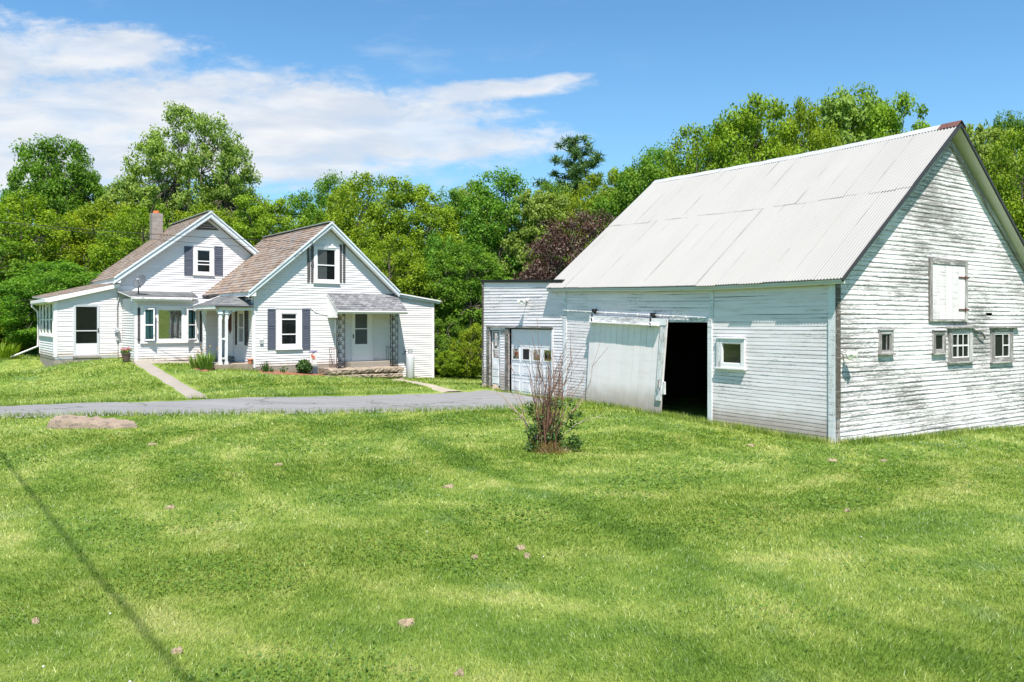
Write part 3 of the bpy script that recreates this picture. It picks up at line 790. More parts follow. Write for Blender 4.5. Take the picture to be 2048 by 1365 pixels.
def scroll_post(a, n, side):
    mb = MB(); zb, zt = st_top, cz0 - .11; w = .26
    def bar(p, q, r=.011): mb.tube([p, q], r, 4)
    for (A, Nn, A2, N2) in ((a, n, a + w, n), (a, n, a, n - .20 * side)):
        bar(RF.P(A, zb, Nn), RF.P(A, zt, Nn), .014); bar(RF.P(A2, zb, N2), RF.P(A2, zt, N2), .014)
        z = zb + .04; k = 0
        while z < zt - .1:                          # scrolls: an S curve and a leaf pair per module
            pts = []
            for q in range(13):
                t = q / 12; s = .5 + .42 * math.sin(2 * math.pi * t) * (1 if k % 2 else -1)
                pts.append(RF.P(A + (A2 - A) * s, z + .17 * t, Nn + (N2 - Nn) * s))
            mb.tube(pts, .0105, 4)
            pts = []
            for q in range(9):
                t = q / 8 * 1.7 * math.pi; rr = .24 * (1 - q / 12)
                s = (.25 if k % 2 else .75) + rr * math.cos(t) * .7
                pts.append(RF.P(A + (A2 - A) * s, z + .085 + rr * .25 * math.sin(t), Nn + (N2 - Nn) * s))
            mb.tube(pts, .0095, 4)
            z += .17; k += 1
        bar(RF.P(A, zt, Nn), RF.P(A2, zt, N2), .013); bar(RF.P(A, zb + .03, Nn), RF.P(A2, zb + .03, N2), .013)
    return mb.build('porch_post', M['black'], house)
scroll_post(RF.un(678, 680, CN - .1)[0], CN - .1, 1); scroll_post(RF.un(786, 680, CN - .1)[0] - .02, CN - .1, 1)
def railing(a, name_mat):
    mb = MB(); z0 = st_top; z1 = z0 + .82
    mb.tube([RF.P(a, z1 - .02, .04), RF.P(a, z1, .15), RF.P(a, z1, CN - .16)], .012, 5); mb.tube([RF.P(a, z0 + .08, .08), RF.P(a, z0 + .08, CN - .16)], .01, 5)
    for k in range(5):
        n = .12 + k * .16; mb.tube([RF.P(a, z0, n), RF.P(a, z1, n)], .008, 5)
    return mb.build('railing', M[name_mat], house)
railing(RF.un(672, 700, .5)[0] - .1, 'rust'); railing(RF.un(778, 700, .5)[0] + .1, 'black')
mb = MB()                                          # electric panel and conduit behind the post
r = RF.rect(667.5, 640, 675, 667); mb.fbox(RF, *r, .01, .16); a, z = RF.un(670, 667); mb.tube([RF.P(a, z, .06), RF.P(a, zfound, .06)], .02)
mb.build('electric_panel', M['trim'], house)
mb = MB()                                          # conduit down from the service point
a, z = RF.un(619.5, 562); a2, z2 = RF.un(619.5, 616)
mb.tube([RF.P(a, z + .75, .06), RF.P(a, z2, .05)], .012); mb.tube([RF.P(a, z2, .04), RF.P(a + .25, z2 - .18, .04), RF.P(RF.un(656, 630)[0], RF.un(656, 631)[1], .04)], .012)
mb.build('conduit', M['trim'], house)

# ---- lean-to at the right end --------------------------------------------------
e0 = aR + .02; e1 = RF.un(867, 700)[0]
ezb = RF.un(867, 757)[1] - .05
zl, zr = RF.un(800, 593)[1], RF.un(868, 604)[1]
etop = lambda a: zl + (zr - zl) * (a - e0) / (e1 - e0)
mb = MB()
clapboards(mb, RF.P, ezb, zl, lambda z: e0, lambda z: e1 if z <= zr else e0 + (zl - z) / (zl - zr) * (e1 - e0), .102, .024, [], [zr], .12, 3.0, seed=15, tonevar=.015)
RE = Fr(HO + ef * e1, ed, ef)
clapboards(mb, RE.P, ezb, zr, lambda z: 0.0, lambda z: 4.5, .204, .014, seed=16)
mb.build('wall', M['vinyl'], house)
mb = MB(); mb.fbox(RF, e1 - .1, e1 + .02, ezb, zr + .02, -.06, .028); mb.build('corner_board', M['trim'], house)
mb = MB()
roof_courses(mb, [RF.P(e0 - .25, zl + .18, .18), RF.P(e0 - .25, zl + .18, -4.6), RF.P(e1 + .3, zr + .05, -4.6), RF.P(e1 + .3, zr + .05, .18)], .15, .012, .05, 9)
el = mb.build('roof', [M['slate_grey'], M['oldtrim']], house)
mb = MB(); mb.hexa([RF.P(e0 - .1, zl - .01, .12), RF.P(e1 + .28, zr - .1, .12), RF.P(e1 + .28, zr - .1, .09), RF.P(e0 - .1, zl - .01, .09),
                    RF.P(e0 - .1, zl + .11, .12), RF.P(e1 + .28, zr + .0, .12), RF.P(e1 + .28, zr + .0, .09), RF.P(e0 - .1, zl + .11, .09)])
mb.build('rake_board', M['rake'], el)

# ---- porch in the angle --------------------------------------------------
pfz = RF.un(440, 730, .1)[1]
PA = -1.28                                         # post line, 1.28 m out from the side wall
mb = MB(); mb.fbox(RF, PA - .3, -.03, pfz - .55, pfz, -3.3, .1); mb.build('porch_slab', M['stone'], house)
mb = MB()
bz0, bz1 = RF.un(440, 621)[1], RF.un(440, 612.5)[1]
mb.fbox(RF, PA - .06, -.035, bz0, bz1, -.08, .06); mb.fbox(RF, PA - .06, PA + .06, bz0, bz1, -3.3, -.082)
mb.build('porch_beam', M['oldtrim'], house)
def post(a, n, w=.11, br=True):
    mb = MB(); mb.fbox(RF, a - w / 2, a + w / 2, pfz, bz0, n - w / 2, n + w / 2)
    mb.fbox(RF, a - w * .75, a + w * .75, bz0 - .14, bz0 - .002, n - w * .75, n + w * .75)
    mb.fbox(RF, a - w * .7, a + w * .7, pfz, pfz + .1, n - w * .7, n + w * .7)
    return mb
def bracket(mb, a, n, da, dn):
    for k in range(6):
        t0, t1 = k / 6 * math.pi / 2, (k + 1) / 6 * math.pi / 2; R = .34
        f = lambda t, r: (R * (1 - math.cos(t)), -R * (1 - math.sin(t)))
        x0, y0 = f(t0, R); x1, y1 = f(t1, R)
        p = RF.P(a + da * x0, bz0 + y0, n + dn * x0); q = RF.P(a + da * x1, bz0 + y1, n + dn * x1)
        mb.beam(p, q, .05, .07)
mb = post(PA, 0.0); bracket(mb, PA + .05, 0, 1, 0); bracket(mb, PA, -.05, 0, -1); mb.build('porch_post', M['cornerboard'], house)
mb = post(PA + .24, 0.0, .09); bracket(mb, PA + .28, 0, 1, 0)
mb.fbox(RF, PA + .056, PA + .194, pfz + .95, pfz + 1.02, -.03, .03); mb.fbox(RF, PA + .056, PA + .194, pfz + .2, pfz + .27, -.03, .03)
mb.build('porch_post', M['cornerboard'], house)
mb = post(PA, -1.95); mb.build('porch_post', M['cornerboard'], house)
RLo = RL.shift(-PA + .22)                          # eave plane of the porch
Sf = RF.P(PA - .22, RF.un(431, 611, .15)[1], .15); Sr = pix(RF, 504, 610.5, .15); Sr = RF.P(-.03, Sf.z, .15)
Sb = RF.P(PA - .22, Sf.z, -2.7)
T2 = pix(RL, 476, 588); T1 = RL.P(3.3, T2.z)
mb = MB()
roof_courses(mb, [Sb, Sf, T2, T1], .14, .012, .04, 21)
def tri_courses(mb, A, B, C_): roof_courses(mb, [A, B, C_, C_ + (A - B) * 1e-3], .14, .012, .04, 22)
tri_courses(mb, Sf, Sr, T2)
mb.face([Sr, RL.P(0, T2.z + .02), T2, T2], None)
pr = mb.build('porch_roof', [M['slate_grey'], M['oldtrim']], house)
mb = MB(); mb.fbox(RF, PA - .22, -.03, Sf.z - .07, Sf.z - .01, .14, .17); mb.build('gutter', M['tar'], pr)
mb = MB(); mb.beam(Sb + Vector((0, 0, .035)), T1 + Vector((0, 0, .035)), .045, .015); mb.build('flashing', M['trim'], pr)
mb = MB(); mb.hexa([RF.P(PA - .2, Sf.z - .13, -2.6), RF.P(PA - .17, Sf.z - .13, -2.6), RF.P(PA - .17, Sf.z - .13, .13), RF.P(PA - .2, Sf.z - .13, .13),
                    RF.P(PA - .2, Sf.z - .012, -2.6), RF.P(PA - .17, Sf.z - .012, -2.6), RF.P(PA - .17, Sf.z - .012, .13), RF.P(PA - .2, Sf.z - .012, .13)])
mb.build('fascia', M['oldtrim'], pr)
mb = MB(); mb.face([RF.P(PA, bz1 + .0, 0), RF.P(-.04, bz1, 0), RF.P(-.04, bz1, -3.3), RF.P(PA, bz1, -3.3)]); mb.build('porch_ceiling', M['oldtrim'], pr)
# door and window on the porch wall
storm_door(house, RL, RL.rect(453, 620, 468.5, 713), RL.rect(455, 623, 467, 712), RL.rect(458, 626, 465, 658), [], n=.012, handle=RL.un(456.5, 660))
wo = RL.rect(477.5, 622, 491, 690)
window(house, RL, wo, (wo[0] + .09, wo[1] - .09, wo[2] + .09, wo[3] - .09), [(wo[2] + wo[3]) / 2], (), n=.014, depth=.05)
for x0, x1 in ((472, 477.3), (491.2, 497.6)):
    shutter(house, RL, RL.rect(x0, 618, x1, 691), M['shutter_dark'], .016)
mb = MB(); r = RL.rect(453, 712, 469, 718); mb.fbox(RL, r[0], r[1], pfz, r[3], .0, .3); mb.build('door_step', M['oldwood'], house)

# ---- wall with the bay window --------------------------------------------------
b0 = BF.un(270, 700)[0]; bzb = BF.un(330, 721)[1]; bzt = BF.un(300, 597)[1]
mb = MB()
bay_o = BF.rect(280.5, 614.5, 399, 684)
clapboards(mb, BF.P, bzb, bzt, lambda z: b0, lambda z: -.02, .102, .024, [bay_o], [], .12, 3.2, seed=31, tonevar=.015)
BL = Fr(HO + ed * 3.34 + ef * b0, ed, -ef)
clapboards(mb, BL.P, bzb, bzt, lambda z: 0.0, lambda z: 2.25, .102, .024, seed=32, tonevar=.015)
mb.build('wall', M['vinyl'], house)
mb = MB(); mb.fbox(BF, b0 - .02, b0 + .09, bzb - .05, bzt, -.05, .03); mb.build('corner_board', M['trim'], house)
mb = MB(); mb.fbox(BF, b0 + .02, -.05, bzb - .5, bzb + .003, -.3, .008); mb.fbox(BL, .02, 2.2, bzb - .5, bzb + .003, -.3, .008); mb.build('foundation', M['concrete'], house)
ber = .28
bfz = BF.un(320, 594.5, ber)[1]; mfz = MF.un(300, 583)[1]
mb = MB()
roof_courses(mb, [BF.P(b0 - .2, bfz, ber), BF.P(PA + .1, bfz, ber), MF.P(PA + .6, mfz, .01), MF.P(b0 - .2, mfz, .01)], .14, .012, .05, 33)
br_ = mb.build('bay_roof', [M['slate_grey'], M['trim']], house)
mb = MB(); mb.fbox(BF, b0 - .2, PA - .15, bfz - .17, bfz - .055, ber - .05, ber - .01); mb.fbox(BF, b0 - .2, PA - .15, bfz - .09, bfz - .02, ber - .005, ber + .06)
mb.build('gutter', M['oldtrim'], br_)
mb = MB(); mb.face([BF.P(b0 - .18, bfz - .13, ber - .05), BF.P(PA, bfz - .13, ber - .05), BF.P(PA, bfz - .13, 0), BF.P(b0 - .18, bfz - .13, 0)][::-1]); mb.build('soffit', M['soffit'], br_)
mb = MB()                                          # aluminium flashing against the gable wall
mb.hexa([MF.P(b0 - .2, mfz - .02, .03), MF.P(PA + .5, mfz - .02, .03), MF.P(PA + .5, mfz - .02, .0), MF.P(b0 - .2, mfz - .02, .0),
         MF.P(b0 - .2, mfz + .22, .03), MF.P(PA + .5, mfz + .16, .03), MF.P(PA + .5, mfz + .16, .0), MF.P(b0 - .2, mfz + .22, .0)])
mb.build('flashing', M['trim'], br_)
# triple window: fixed picture pane, a casement swung open on each side
o = BF.rect(280.5, 614.5, 399, 684); zb_, zt_ = o[2], o[3]
mb = MB(); mb.fbox(BF, o[0] - .02, o[1] + .02, zb_ - .05, zb_, -.01, .10); mb.build('bay_sill', M['trim'], house)
mb = MB(); mb.fbox(BF, o[0] - .02, o[1] + .02, zt_, zt_ + .05, -.01, .08); mb.build('bay_head', M['trim'], house)
c0, c1 = BF.un(312, 650)[0], BF.un(368, 650)[0]; ci = BF.rect(316, 620, 364, 679)
window(house, BF, (c0, c1, zb_, zt_), ci, (), (), sill=False, head=False, curtain=('blind_grey', [(.70, .76)]), depth=.05, sw=.02, glass='glass_bright')
for hx, fx, side, cur in ((287.5, 310, 0, [(0, .5), (.62, 1)]), (391.5, 374, 1, [(0, .45), (.7, 1)])):
    e0, e1 = (o[0], c0 - .003) if side == 0 else (c1 + .003, o[1])
    mb = MB(); ah = BF.un(hx, 650)[0]; af = BF.un(fx, 650)[0]
    frame_ring(mb, BF, (e0, e1, zb_, zt_), (min(ah, af) - .01, max(ah, af) + .01, zb_ + .06, zt_ - .06), -.01, .04); mb.build('window_frame', M['trim'], house)
    mb = MB(); mb.fbox(BF, min(ah, af) - .01, max(ah, af) + .01, zb_ + .06, zt_ - .06, .0, .004); mb.build('blind', M['dark'], house)  # dark colour stands for the shaded room behind the casement
    A = BF.P(ah, 0, .05).xy; B = BF.P(BF.un(fx, 650, .24)[0], 0, .24).xy
    if side: A, B = B, A
    d = B - A; fr = Fr(A, d, Vector((d.y, -d.x))); L = d.length
    window(house, fr, (0, L, zb_ + .065, zt_ - .065), (.045, L - .045, zb_ + .11, zt_ - .11), [(zb_ + zt_) / 2 - .02], (), sill=False, head=False, curtain=('teal', cur), depth=.04, sw=.01)
for x0, x1 in ((274.8, 279.6), (398.9, 403)): shutter(house, BF, BF.rect(x0, 616, x1, 685), M['shutter_dark'], .016)

# ---- main gable --------------------------------------------------
mp_a, mp_z = MF.un(417, 437); m0 = MF.un(237, 590)[0]; mez = MF.un(238, 562)[1]
msl = (mp_z - mez) / (mp_a - m0); m1 = 2 * mp_a - m0
mw_o = MF.rect(386.5, 494, 427, 550); mw_i = MF.rect(393.5, 501, 420.5, 545.5)
vent = [MF.un(391, 459), MF.un(436, 460.5), MF.un(414, 443.5)]
mb = MB()
clapboards(mb, MF.P, mfz - 2.8, mp_z, lambda z: m0 if z <= mez else m0 + (z - mez) / msl, lambda z: m1 if z <= mez else m1 - (z - mez) / msl, .102, .024,
           [mw_o], [mez], .12, 3.6, seed=41, tonevar=.015)
ML = Fr(HO + ed * 5.6 + ef * m0, ed, -ef); MR = Fr(HO + ed * 5.6 + ef * m1, ed, ef)
clapboards(mb, ML.P, mfz - 2.9, mez + .1, lambda z: 0.0, lambda z: 6.2, .204, .014, seed=42)
clapboards(mb, MR.P, mfz - 2.9, mez + .1, lambda z: 0.0, lambda z: 6.2, .204, .014, seed=43)
mb.build('wall', M['vinyl'], house)
mb = MB(); A = [MF.P(a, z, .018) for a, z in vent]; mb.face(A, [(0, 0), (1, 0), (.5, .5)])
c = (A[0] + A[1] + A[2]) / 3
for k in range(1, 6):
    t = k / 6; p = A[0].lerp(A[2], t); q = A[1].lerp(A[2], t); mb.beam(p + MF.nd.to_3d() * .01, q + MF.nd.to_3d() * .01, .03, .012)
for i in range(3): mb.beam(A[i] + MF.nd.to_3d() * .012, A[(i + 1) % 3] + MF.nd.to_3d() * .012, .035, .03)
mb.build('gable_vent', M['ventwood'], house)
MOV = .34; MLEN = 6.0
def mp(a, z, t): return MF.P(a, z, -t)
mrz = MF.un(417, 423.5, MOV)[1]
meLa, meLz = MF.un(228, 556, MOV)
meRa = 2 * mp_a - meLa; meRz = meLz
mb = MB()
roof_courses(mb, [mp(meLa, meLz, MLEN), mp(meLa, meLz, -MOV), mp(mp_a, mrz, -MOV), mp(mp_a, mrz, MLEN)], .19, .017, .05, 45)
roof_courses(mb, [mp(meRa, meRz, -MOV), mp(meRa, meRz, MLEN), mp(mp_a, mrz, MLEN), mp(mp_a, mrz, -MOV)], .19, .017, .05, 46)
r_main = mb.build('roof', [M['slate'], M['soffit']], house)
mb = MB(); mb.beam(mp(mp_a, mrz + .03, -MOV - .02), mp(mp_a, mrz + .03, MLEN), .26, .025); mb.build('ridge_cap', M['ridge'], r_main)
rake(MF, meLa, meLz, mp_a, mrz, MOV + .02, .24); rake(MF, meRa, meRz, mp_a, mrz, MOV + .02, .24)
mb = MB()
for ea, ez in ((meLa, meLz), (meRa, meRz)):
    mb.face([MF.P(ea, ez - .22, MOV - .01), MF.P(mp_a, mrz - .22, MOV - .01), MF.P(mp_a, mrz - .22, 0), MF.P(ea, ez - .22, 0)])
    mb.beam(MF.P(ea, ez - .25, MOV - .03), MF.P(mp_a, mrz - .25, MOV - .03), .06, .05)
mb.build('soffit', M['trim'], house)
mb = MB()
mb.hexa([mp(meLa + .03, meLz - .2, -MOV), mp(m0 + .02, meLz - .2, -MOV), mp(m0 + .02, meLz - .2, 6), mp(meLa + .03, meLz - .2, 6),
         mp(meLa + .03, meLz - .03, -MOV), mp(m0 + .02, meLz + .12, -MOV), mp(m0 + .02, meLz + .12, 6), mp(meLa + .03, meLz - .03, 6)])
mb.build('eave_box', M['oldtrim'], house)
window(house, MF, mw_o, mw_i, [MF.un(407, 523)[1], MF.un(407, 529.5)[1]], (), depth=.05)
for x0, x1 in ((368, 385.3), (428.5, 445.3)): shutter(house, MF, MF.rect(x0, 493, x1, 551), M['shutter'], .016)
# chimney
c0 = MF.P(-.9, 0, -5.35); zt = MF.un(312, 428, -5.35)[1]
mb = MB(); Cf = Fr(c0.xy, ef, -ed)
zz = zt - 2.6; k = 0
while zz < zt - .001:                              # courses of block with raked joints
    d = .004 * (k % 2); mb.fbox(Cf, -.25 + d, .25 - d, zz + .006, min(zz + .2, zt), -.25 + d, .25 - d); mb.fbox(Cf, -.243, .243, zz, zz + .0058, -.243, .243); zz += .2; k += 1
ch = mb.build('chimney', M['brick'], r_main)
mb = MB(); mb.lathe(Cf.P(0, zt), [(.0, .0), (.155, .001), (.15, .14), (.115, .14), (.11, .03), (0, .03)], 14); mb.build('flue_pot', M['flue'], ch)

# ---- sun porch at the left --------------------------------------------------
s0 = MF.un(108, 660)[0]; s1 = m0 - .03
szb = MF.un(110, 713.5)[1]
rk0 = MF.un(101, 597); rk1 = MF.un(232, 571)
ssl = (rk1[1] - rk0[1]) / (rk1[0] - rk0[0])
rz = lambda a: rk0[1] + ssl * (a - rk0[0]) - .02
sdo = MF.rect(146.4, 610, 198.5, 711.7); sdi = MF.rect(149.5, 612, 196, 711)
mb = MB()
clapboards(mb, MF.P, szb, rz(s1), lambda z: s0 if z <= rz(s0) else s0 + (z - rz(s0)) / ssl, lambda z: s1, .102, .024, [sdo], [rz(s0)], .12, 3.0, seed=51, tonevar=.015)
SL = Fr(MF.o + MF.ad * s0, ed, -ef)
swz0, swz1 = SL.un(98, 668)[1], SL.un(98, 607)[1]
clapboards(mb, SL.P, szb, swz0 - .08, lambda z: 0.0, lambda z: 4.0, .102, .024, seed=52, tonevar=.015)
clapboards(mb, SL.P, swz1 + .05, rz(s0), lambda z: 0.0, lambda z: 4.0, .102, .024, seed=53)
mb.build('wall', M['vinyl'], house)
mb = MB(); mb.fbox(MF, s0 - .02, s0 + .11, szb - .03, rz(s0), -.11, .03); mb.build('corner_board', M['trim'], house)
mb = MB(); mb.fbox(SL, 3.88, 4.0, szb, rz(s0), -.05, .03); mb.build('corner_board', M['trim'], house)
nw = 4
for k in range(nw):
    a0 = .14 + k * 3.72 / nw; a1 = .14 + (k + 1) * 3.72 / nw
    window(house, SL, (a0, a1 - .005, swz0 - .08, swz1 + .05), (a0 + .09, a1 - .095, swz0, swz1), [(swz0 + swz1) / 2 - .05], (), sill=True, head=False, n=0, depth=.04)
storm_door(house, MF, sdo, sdi, MF.rect(151.5, 614, 193.8, 687), [MF.un(172, 662)[1]], mat='alu', framemat='alu', handle=MF.un(196, 661))
mb = MB(); r = MF.rect(152, 689.5, 192.5, 709.5); mb.fbox(MF, *r, .03, .046); mb.build('kick_panel', M['trim'], house)
mb = MB(); r = MF.rect(145.5, 712, 200, 714.8); mb.fbox(MF, r[0], r[1], r[2] - .02, r[3], 0, .3); mb.fbox(MF, r[0] + .02, r[1] - .02, r[2] - .3, r[2] - .021, 0, .27)
mb.build('door_step', M['concrete'], house)
mb = MB(); mb.fbox(MF, s0 + .02, s1, szb - .12, szb + .004, -.1, .018); mb.build('sill_board', M['greymetal'], house)
mb = MB(); mb.fbox(MF, s0 + .04, s1, szb - .75, szb - .122, -.3, .01); mb.fbox(SL, .03, 3.95, szb - .75, szb - .122, -.3, .0); mb.fbox(SL, .03, 3.95, szb - .12, szb + .003, -.3, .012)
mb.build('foundation', M['concrete'], house)
mb = MB()
eo0 = s0 - .28
roof_courses(mb, [MF.P(eo0, rz(eo0) + .22, -4.2), MF.P(eo0, rz(eo0) + .07, .2), MF.P(m0, rz(m0) + .07, .2), MF.P(m0, rz(m0) + .26, -4.2)], .15, .014, .05, 55)
sr = mb.build('roof', [M['slate'], M['trim']], house)
mb = MB()
mb.hexa([MF.P(eo0, rz(eo0) - .13, .2), MF.P(m0, rz(m0) - .09, .2), MF.P(m0, rz(m0) - .09, .17), MF.P(eo0, rz(eo0) - .13, .17),
         MF.P(eo0, rz(eo0) + .05, .2), MF.P(m0, rz(m0) + .05, .2), MF.P(m0, rz(m0) + .05, .17), MF.P(eo0, rz(eo0) + .05, .17)])
mb.build('rake_board', M['trim'], sr)
mb = MB(); Sg = SL.shift(.30); mb.fbox(SL, -.22, 4.2, rz(eo0) - .09, rz(eo0) + .04, .24, .34)
mb.fbox(SL, -.1, 4.1, rz(eo0) - .13, rz(eo0) - .095, 0, .3)
mb.build('gutter', M['trim'], sr)
mb = MB(); gx = SL.P(4.05, rz(eo0) - .1, .29); gl = SL.P(4.05, SL.un(80, 694, .1)[1], .07)
e = hit(22, 718)
mb.tube([gx, gx + Vector((0, 0, -.12)), SL.P(4.05, rz(eo0) - .45, .07), gl, e + Vector((0, 0, .07))], .045, 6)
mb.build('downspout', M['trim'], house)
# meter, mast and conduit between sun porch and bay
mb = MB(); r = MF.rect(232, 656, 240.5, 667, .3); mb.fbox(MF, r[0], r[1], r[2], r[3], .0, .16); mb.fbox(MF, r[0] + .05, r[1] - .02, r[2] - .3, r[2] - .002, .0, .1)
mb.lathe(MF.P((r[0] + r[1]) / 2, (r[2] + r[3]) / 2, .16), [(.08, 0), (.075, .07), (0, .075)], 12, axis=MF.nd.to_3d())
mb.build('electric_meter', M['greymetal'], house)
mb = MB(); a = (r[0] + r[1]) / 2; mb.tube([MF.P(a, r[3], .08), MF.P(a, r[3] + .9, .06), MF.P(a + .12, r[3] + 1.5, .08)], .02); mb.build('conduit', M['greymetal'], house)
# ================================================================== BARN AND GARAGE
barn = thing('barn', 'tall white clapboard barn with peeling paint, pale corrugated roof and a half open sliding door', 'barn', WF.P(0, gz(BO.x, BO.y) - .05))
uE = WF.un(1130, 700)[0]                           # where the barn ends and the garage begins
uG = WF.un(967, 660)[0]
# eave line, bowed, seen just under the roof edge
_ev = [WF.un(px, py, .2) for px, py in ((1672, 556), (1560, 563), (1420, 570.5), (1300, 573.5), (1200, 574.5), (1108, 575))]
def eave(u):
    if u <= _ev[0][0]: return _ev[0][1]
    for (a, z), (b, y) in zip(_ev, _ev[1:]):
        if u <= b: return z + (y - z) * (u - a) / (b - a)
    return _ev[-1][1]
half = WG.un(1898, 400)[0]
HB = Fr(BO + vb * half, ub, -vb)                   # plane of the ridge
rg0 = HB.un(1919, 246.5); rg1 = HB.un(1310, 363.5)
U0, U1 = -.27, rg1[0]
def ridge(u):
    t = (u - rg0[0]) / (rg1[0] - rg0[0])
    return rg0[1] + (rg1[1] - rg0[1]) * t - .05 * math.sin(math.pi * min(max(t, 0), 1))
EO = .2
evmin = min(z for _, z in _ev)
gbase = min(gz(*WF.P(u, 0).xy) for u in (0, 3, 6, 9)) - .3
do = WF.rect(1322, 644, 1417, 830); do = (do[0], WF.un(1322, 700)[0] + .25, gbase, WF.un(1417, 645)[1])
fw_o = WF.rect(1435.6, 678, 1491, 736); fw_i = WF.rect(1446, 687, 1484, 727.5)
STEP = .085
mb = MB()
# each board course follows the sagging eave: heights are stretched between ground and eave
zt = evmin
def PWs(a, z, n=0.0):
    k = max(0.0, (z - gbase - .9) / (zt - gbase - .9)); k = k * k * (3 - 2 * k)
    return WF.P(a, z + (eave(a) - zt) * k, n)
clapboards(mb, PWs, gbase, zt + .02, lambda z: .0, lambda z: uE, STEP, .0048, [do, fw_o], [], .6, 3.2, seed=61, tonevar=.05)
mb.build('wall', M['barnside'], barn)
# gable
pk = WG.un(1898, 283)[1]; ez0 = eave(0) + .02
gw = 2 * half
gsl = (pk - ez0) / half
gb = min(gz(*WG.P(a, 0).xy) for a in (0, 4, 8.5)) - .25
hat = WG.rect(1856, 519, 1932, 643); gwins = [((1756, 661, 1783.5, 707), (1760, 668, 1779, 703)), ((1863.5, 662, 1888.5, 706), (1868, 668.5, 1885, 701)),
                                                ((1895, 659, 1942.5, 723), (1901.5, 667, 1935, 716)), ((1980, 658.5, 2023, 723), (1986, 667, 2016, 715))]
holes = [hat] + [WG.rect(*o) for o, i in gwins] + [WG.rect(1971, 626, 1983, 632)]
mb = MB()
clapboards(mb, WG.P, gb, pk, lambda z: 0.0 if z <= ez0 else (z - ez0) / gsl, lambda z: gw if z <= ez0 else gw - (z - ez0) / gsl, .102, .012, holes, [ez0], .7, 2.6, seed=62, tonevar=.05)
mb.build('wall', M['barngable'], barn)
mb = MB()
WB = Fr(BO + vb * gw, ub, vb); WE = Fr(BO + ub * uE, vb, ub)
clapboards(mb, WB.P, gb, ez0, lambda z: 0.0, lambda z: uE, .2, .01, seed=63)
mb.build('wall', M['barnside'], barn)
mb = MB()
clapboards(mb, WE.P, gb, pk, lambda z: 0.0 if z <= ez0 else (z - ez0) / gsl, lambda z: gw if z <= ez0 else gw - (z - ez0) / gsl, .2, .01, seed=64)
mb.build('wall', M['barnside'], barn)
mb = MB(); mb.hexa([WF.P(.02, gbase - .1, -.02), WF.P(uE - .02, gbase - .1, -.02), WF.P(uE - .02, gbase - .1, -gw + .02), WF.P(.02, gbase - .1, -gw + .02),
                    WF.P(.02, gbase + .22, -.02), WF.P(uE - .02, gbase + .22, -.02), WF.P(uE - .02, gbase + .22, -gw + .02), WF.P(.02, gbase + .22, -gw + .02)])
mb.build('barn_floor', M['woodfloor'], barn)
# roof: corrugated sheets in two tiers on each slope
def corr(mb, far):
    pitch, amp = .0762, .014
    nu = int((U1 - U0) / pitch * 6); vts = (np.arange(nu + 1) / nu) * (U1 - U0) + U0
    g = random.Random(5 + far)
    sheet_off = {}
    for tier, (v0, v1, lift) in enumerate(((0.0, .56, 0.0), (.545, 1.0, .007))):
        nv = 5 if tier == 0 else 4
        rows = []
        wob = [g.gauss(0, .004) for _ in range(60)]
        for j in range(nv + 1):
            v = v0 + (v1 - v0) * j / nv
            row = []
            for u in vts:
                nE = EO if not far else -2 * half - EO
                e = Vector(WF.P(u, eave(u) - .02 if not far else ez0 - .12, nE)); r_ = Vector(WF.P(u, ridge(u), -half))
                k = int((u - U0) / .66 + tier * .5)
                edge = wob[k % 60] if j == 0 else 0
                p = e.lerp(r_, v + (edge * .8 if tier else edge * .4))
                n = (math.sin(2 * math.pi * (u - U0) / pitch) * amp + lift + (.004 if k % 2 else 0) + wob[(k * 7 + 3) % 60] * .6 * (1 if j == 0 else .3))
                row.append((p + Vector((-vb.x * .62 * (1 if not far else -1), -vb.y * .62 * (1 if not far else -1), .78)) * (n + .02), (u - U0 + (0 if tier else .33), v * 5.7)))
            rows.append(row)
        b = len(mb.v)
        for row in rows: mb.v += [tuple(p) for p, _ in row]
        w = nu + 1
        for j in range(nv):
            for i in range(nu):
                ix = [(j, i), (j, i + 1), (j + 1, i + 1), (j + 1, i)]
                if not far: ix = ix[::-1]
                mb.f.append(tuple(b + q * w + p for q, p in ix)); mb.uv.append([rows[q][p][1] for q, p in ix]); mb.mi.append(0); mb.c.append(1.0)
mb = MB(); corr(mb, 0); corr(mb, 1)
roof = mb.build('roof', M['metalroof'], barn, smooth=True)
mb = MB()                                          # sheathing and soffit boards under the metal
for far in (0, 1):
    nE = EO - .03 if not far else -2 * half - EO + .03
    K = 10
    for k in range(K):
        u0, u1 = U0 + .02 + (U1 - U0 - .04) * k / K, U0 + .02 + (U1 - U0 - .04) * (k + 1) / K
        f = lambda u, dz: (WF.P(u, (eave(u) - .035 if not far else ez0 - .135) + dz, nE), WF.P(u, ridge(u) - .03 + dz, -half))
        (a, b_), (c, d) = f(u0, 0), f(u1, 0); (a2, b2), (c2, d2) = f(u0, -.05), f(u1, -.05)
        mb.face([a2, c2, d2, b2]); mb.face([a, b_, d, c])
        if k == 0: mb.face([a, a2, b2, b_])
        if k == K - 1: mb.face([c, d, d2, c2])
mb.build('soffit', M['soffit'], barn)
mb = MB()
N_ = 24; us = [U0 + .0 + (U1 - U0) * k / N_ for k in range(N_ + 1)]
for u0, u1 in zip(us[1:], us[2:]):
    d = rnd.uniform(-.006, .006)
    for sg in (1, -1):
        e = .17
        A, B = WF.P(u0, ridge(u0) + .045 + d, -half), WF.P(u1, ridge(u1) + .045 + d, -half)
        C_, D = WF.P(u1, ridge(u1) + .045 - e * .8 + d, -half + sg * e), WF.P(u0, ridge(u0) + .045 - e * .8 + d, -half + sg * e)
        mb.face([A, B, C_, D])
mb.build('ridge_cap', M['ridge'], roof)
mb = MB()
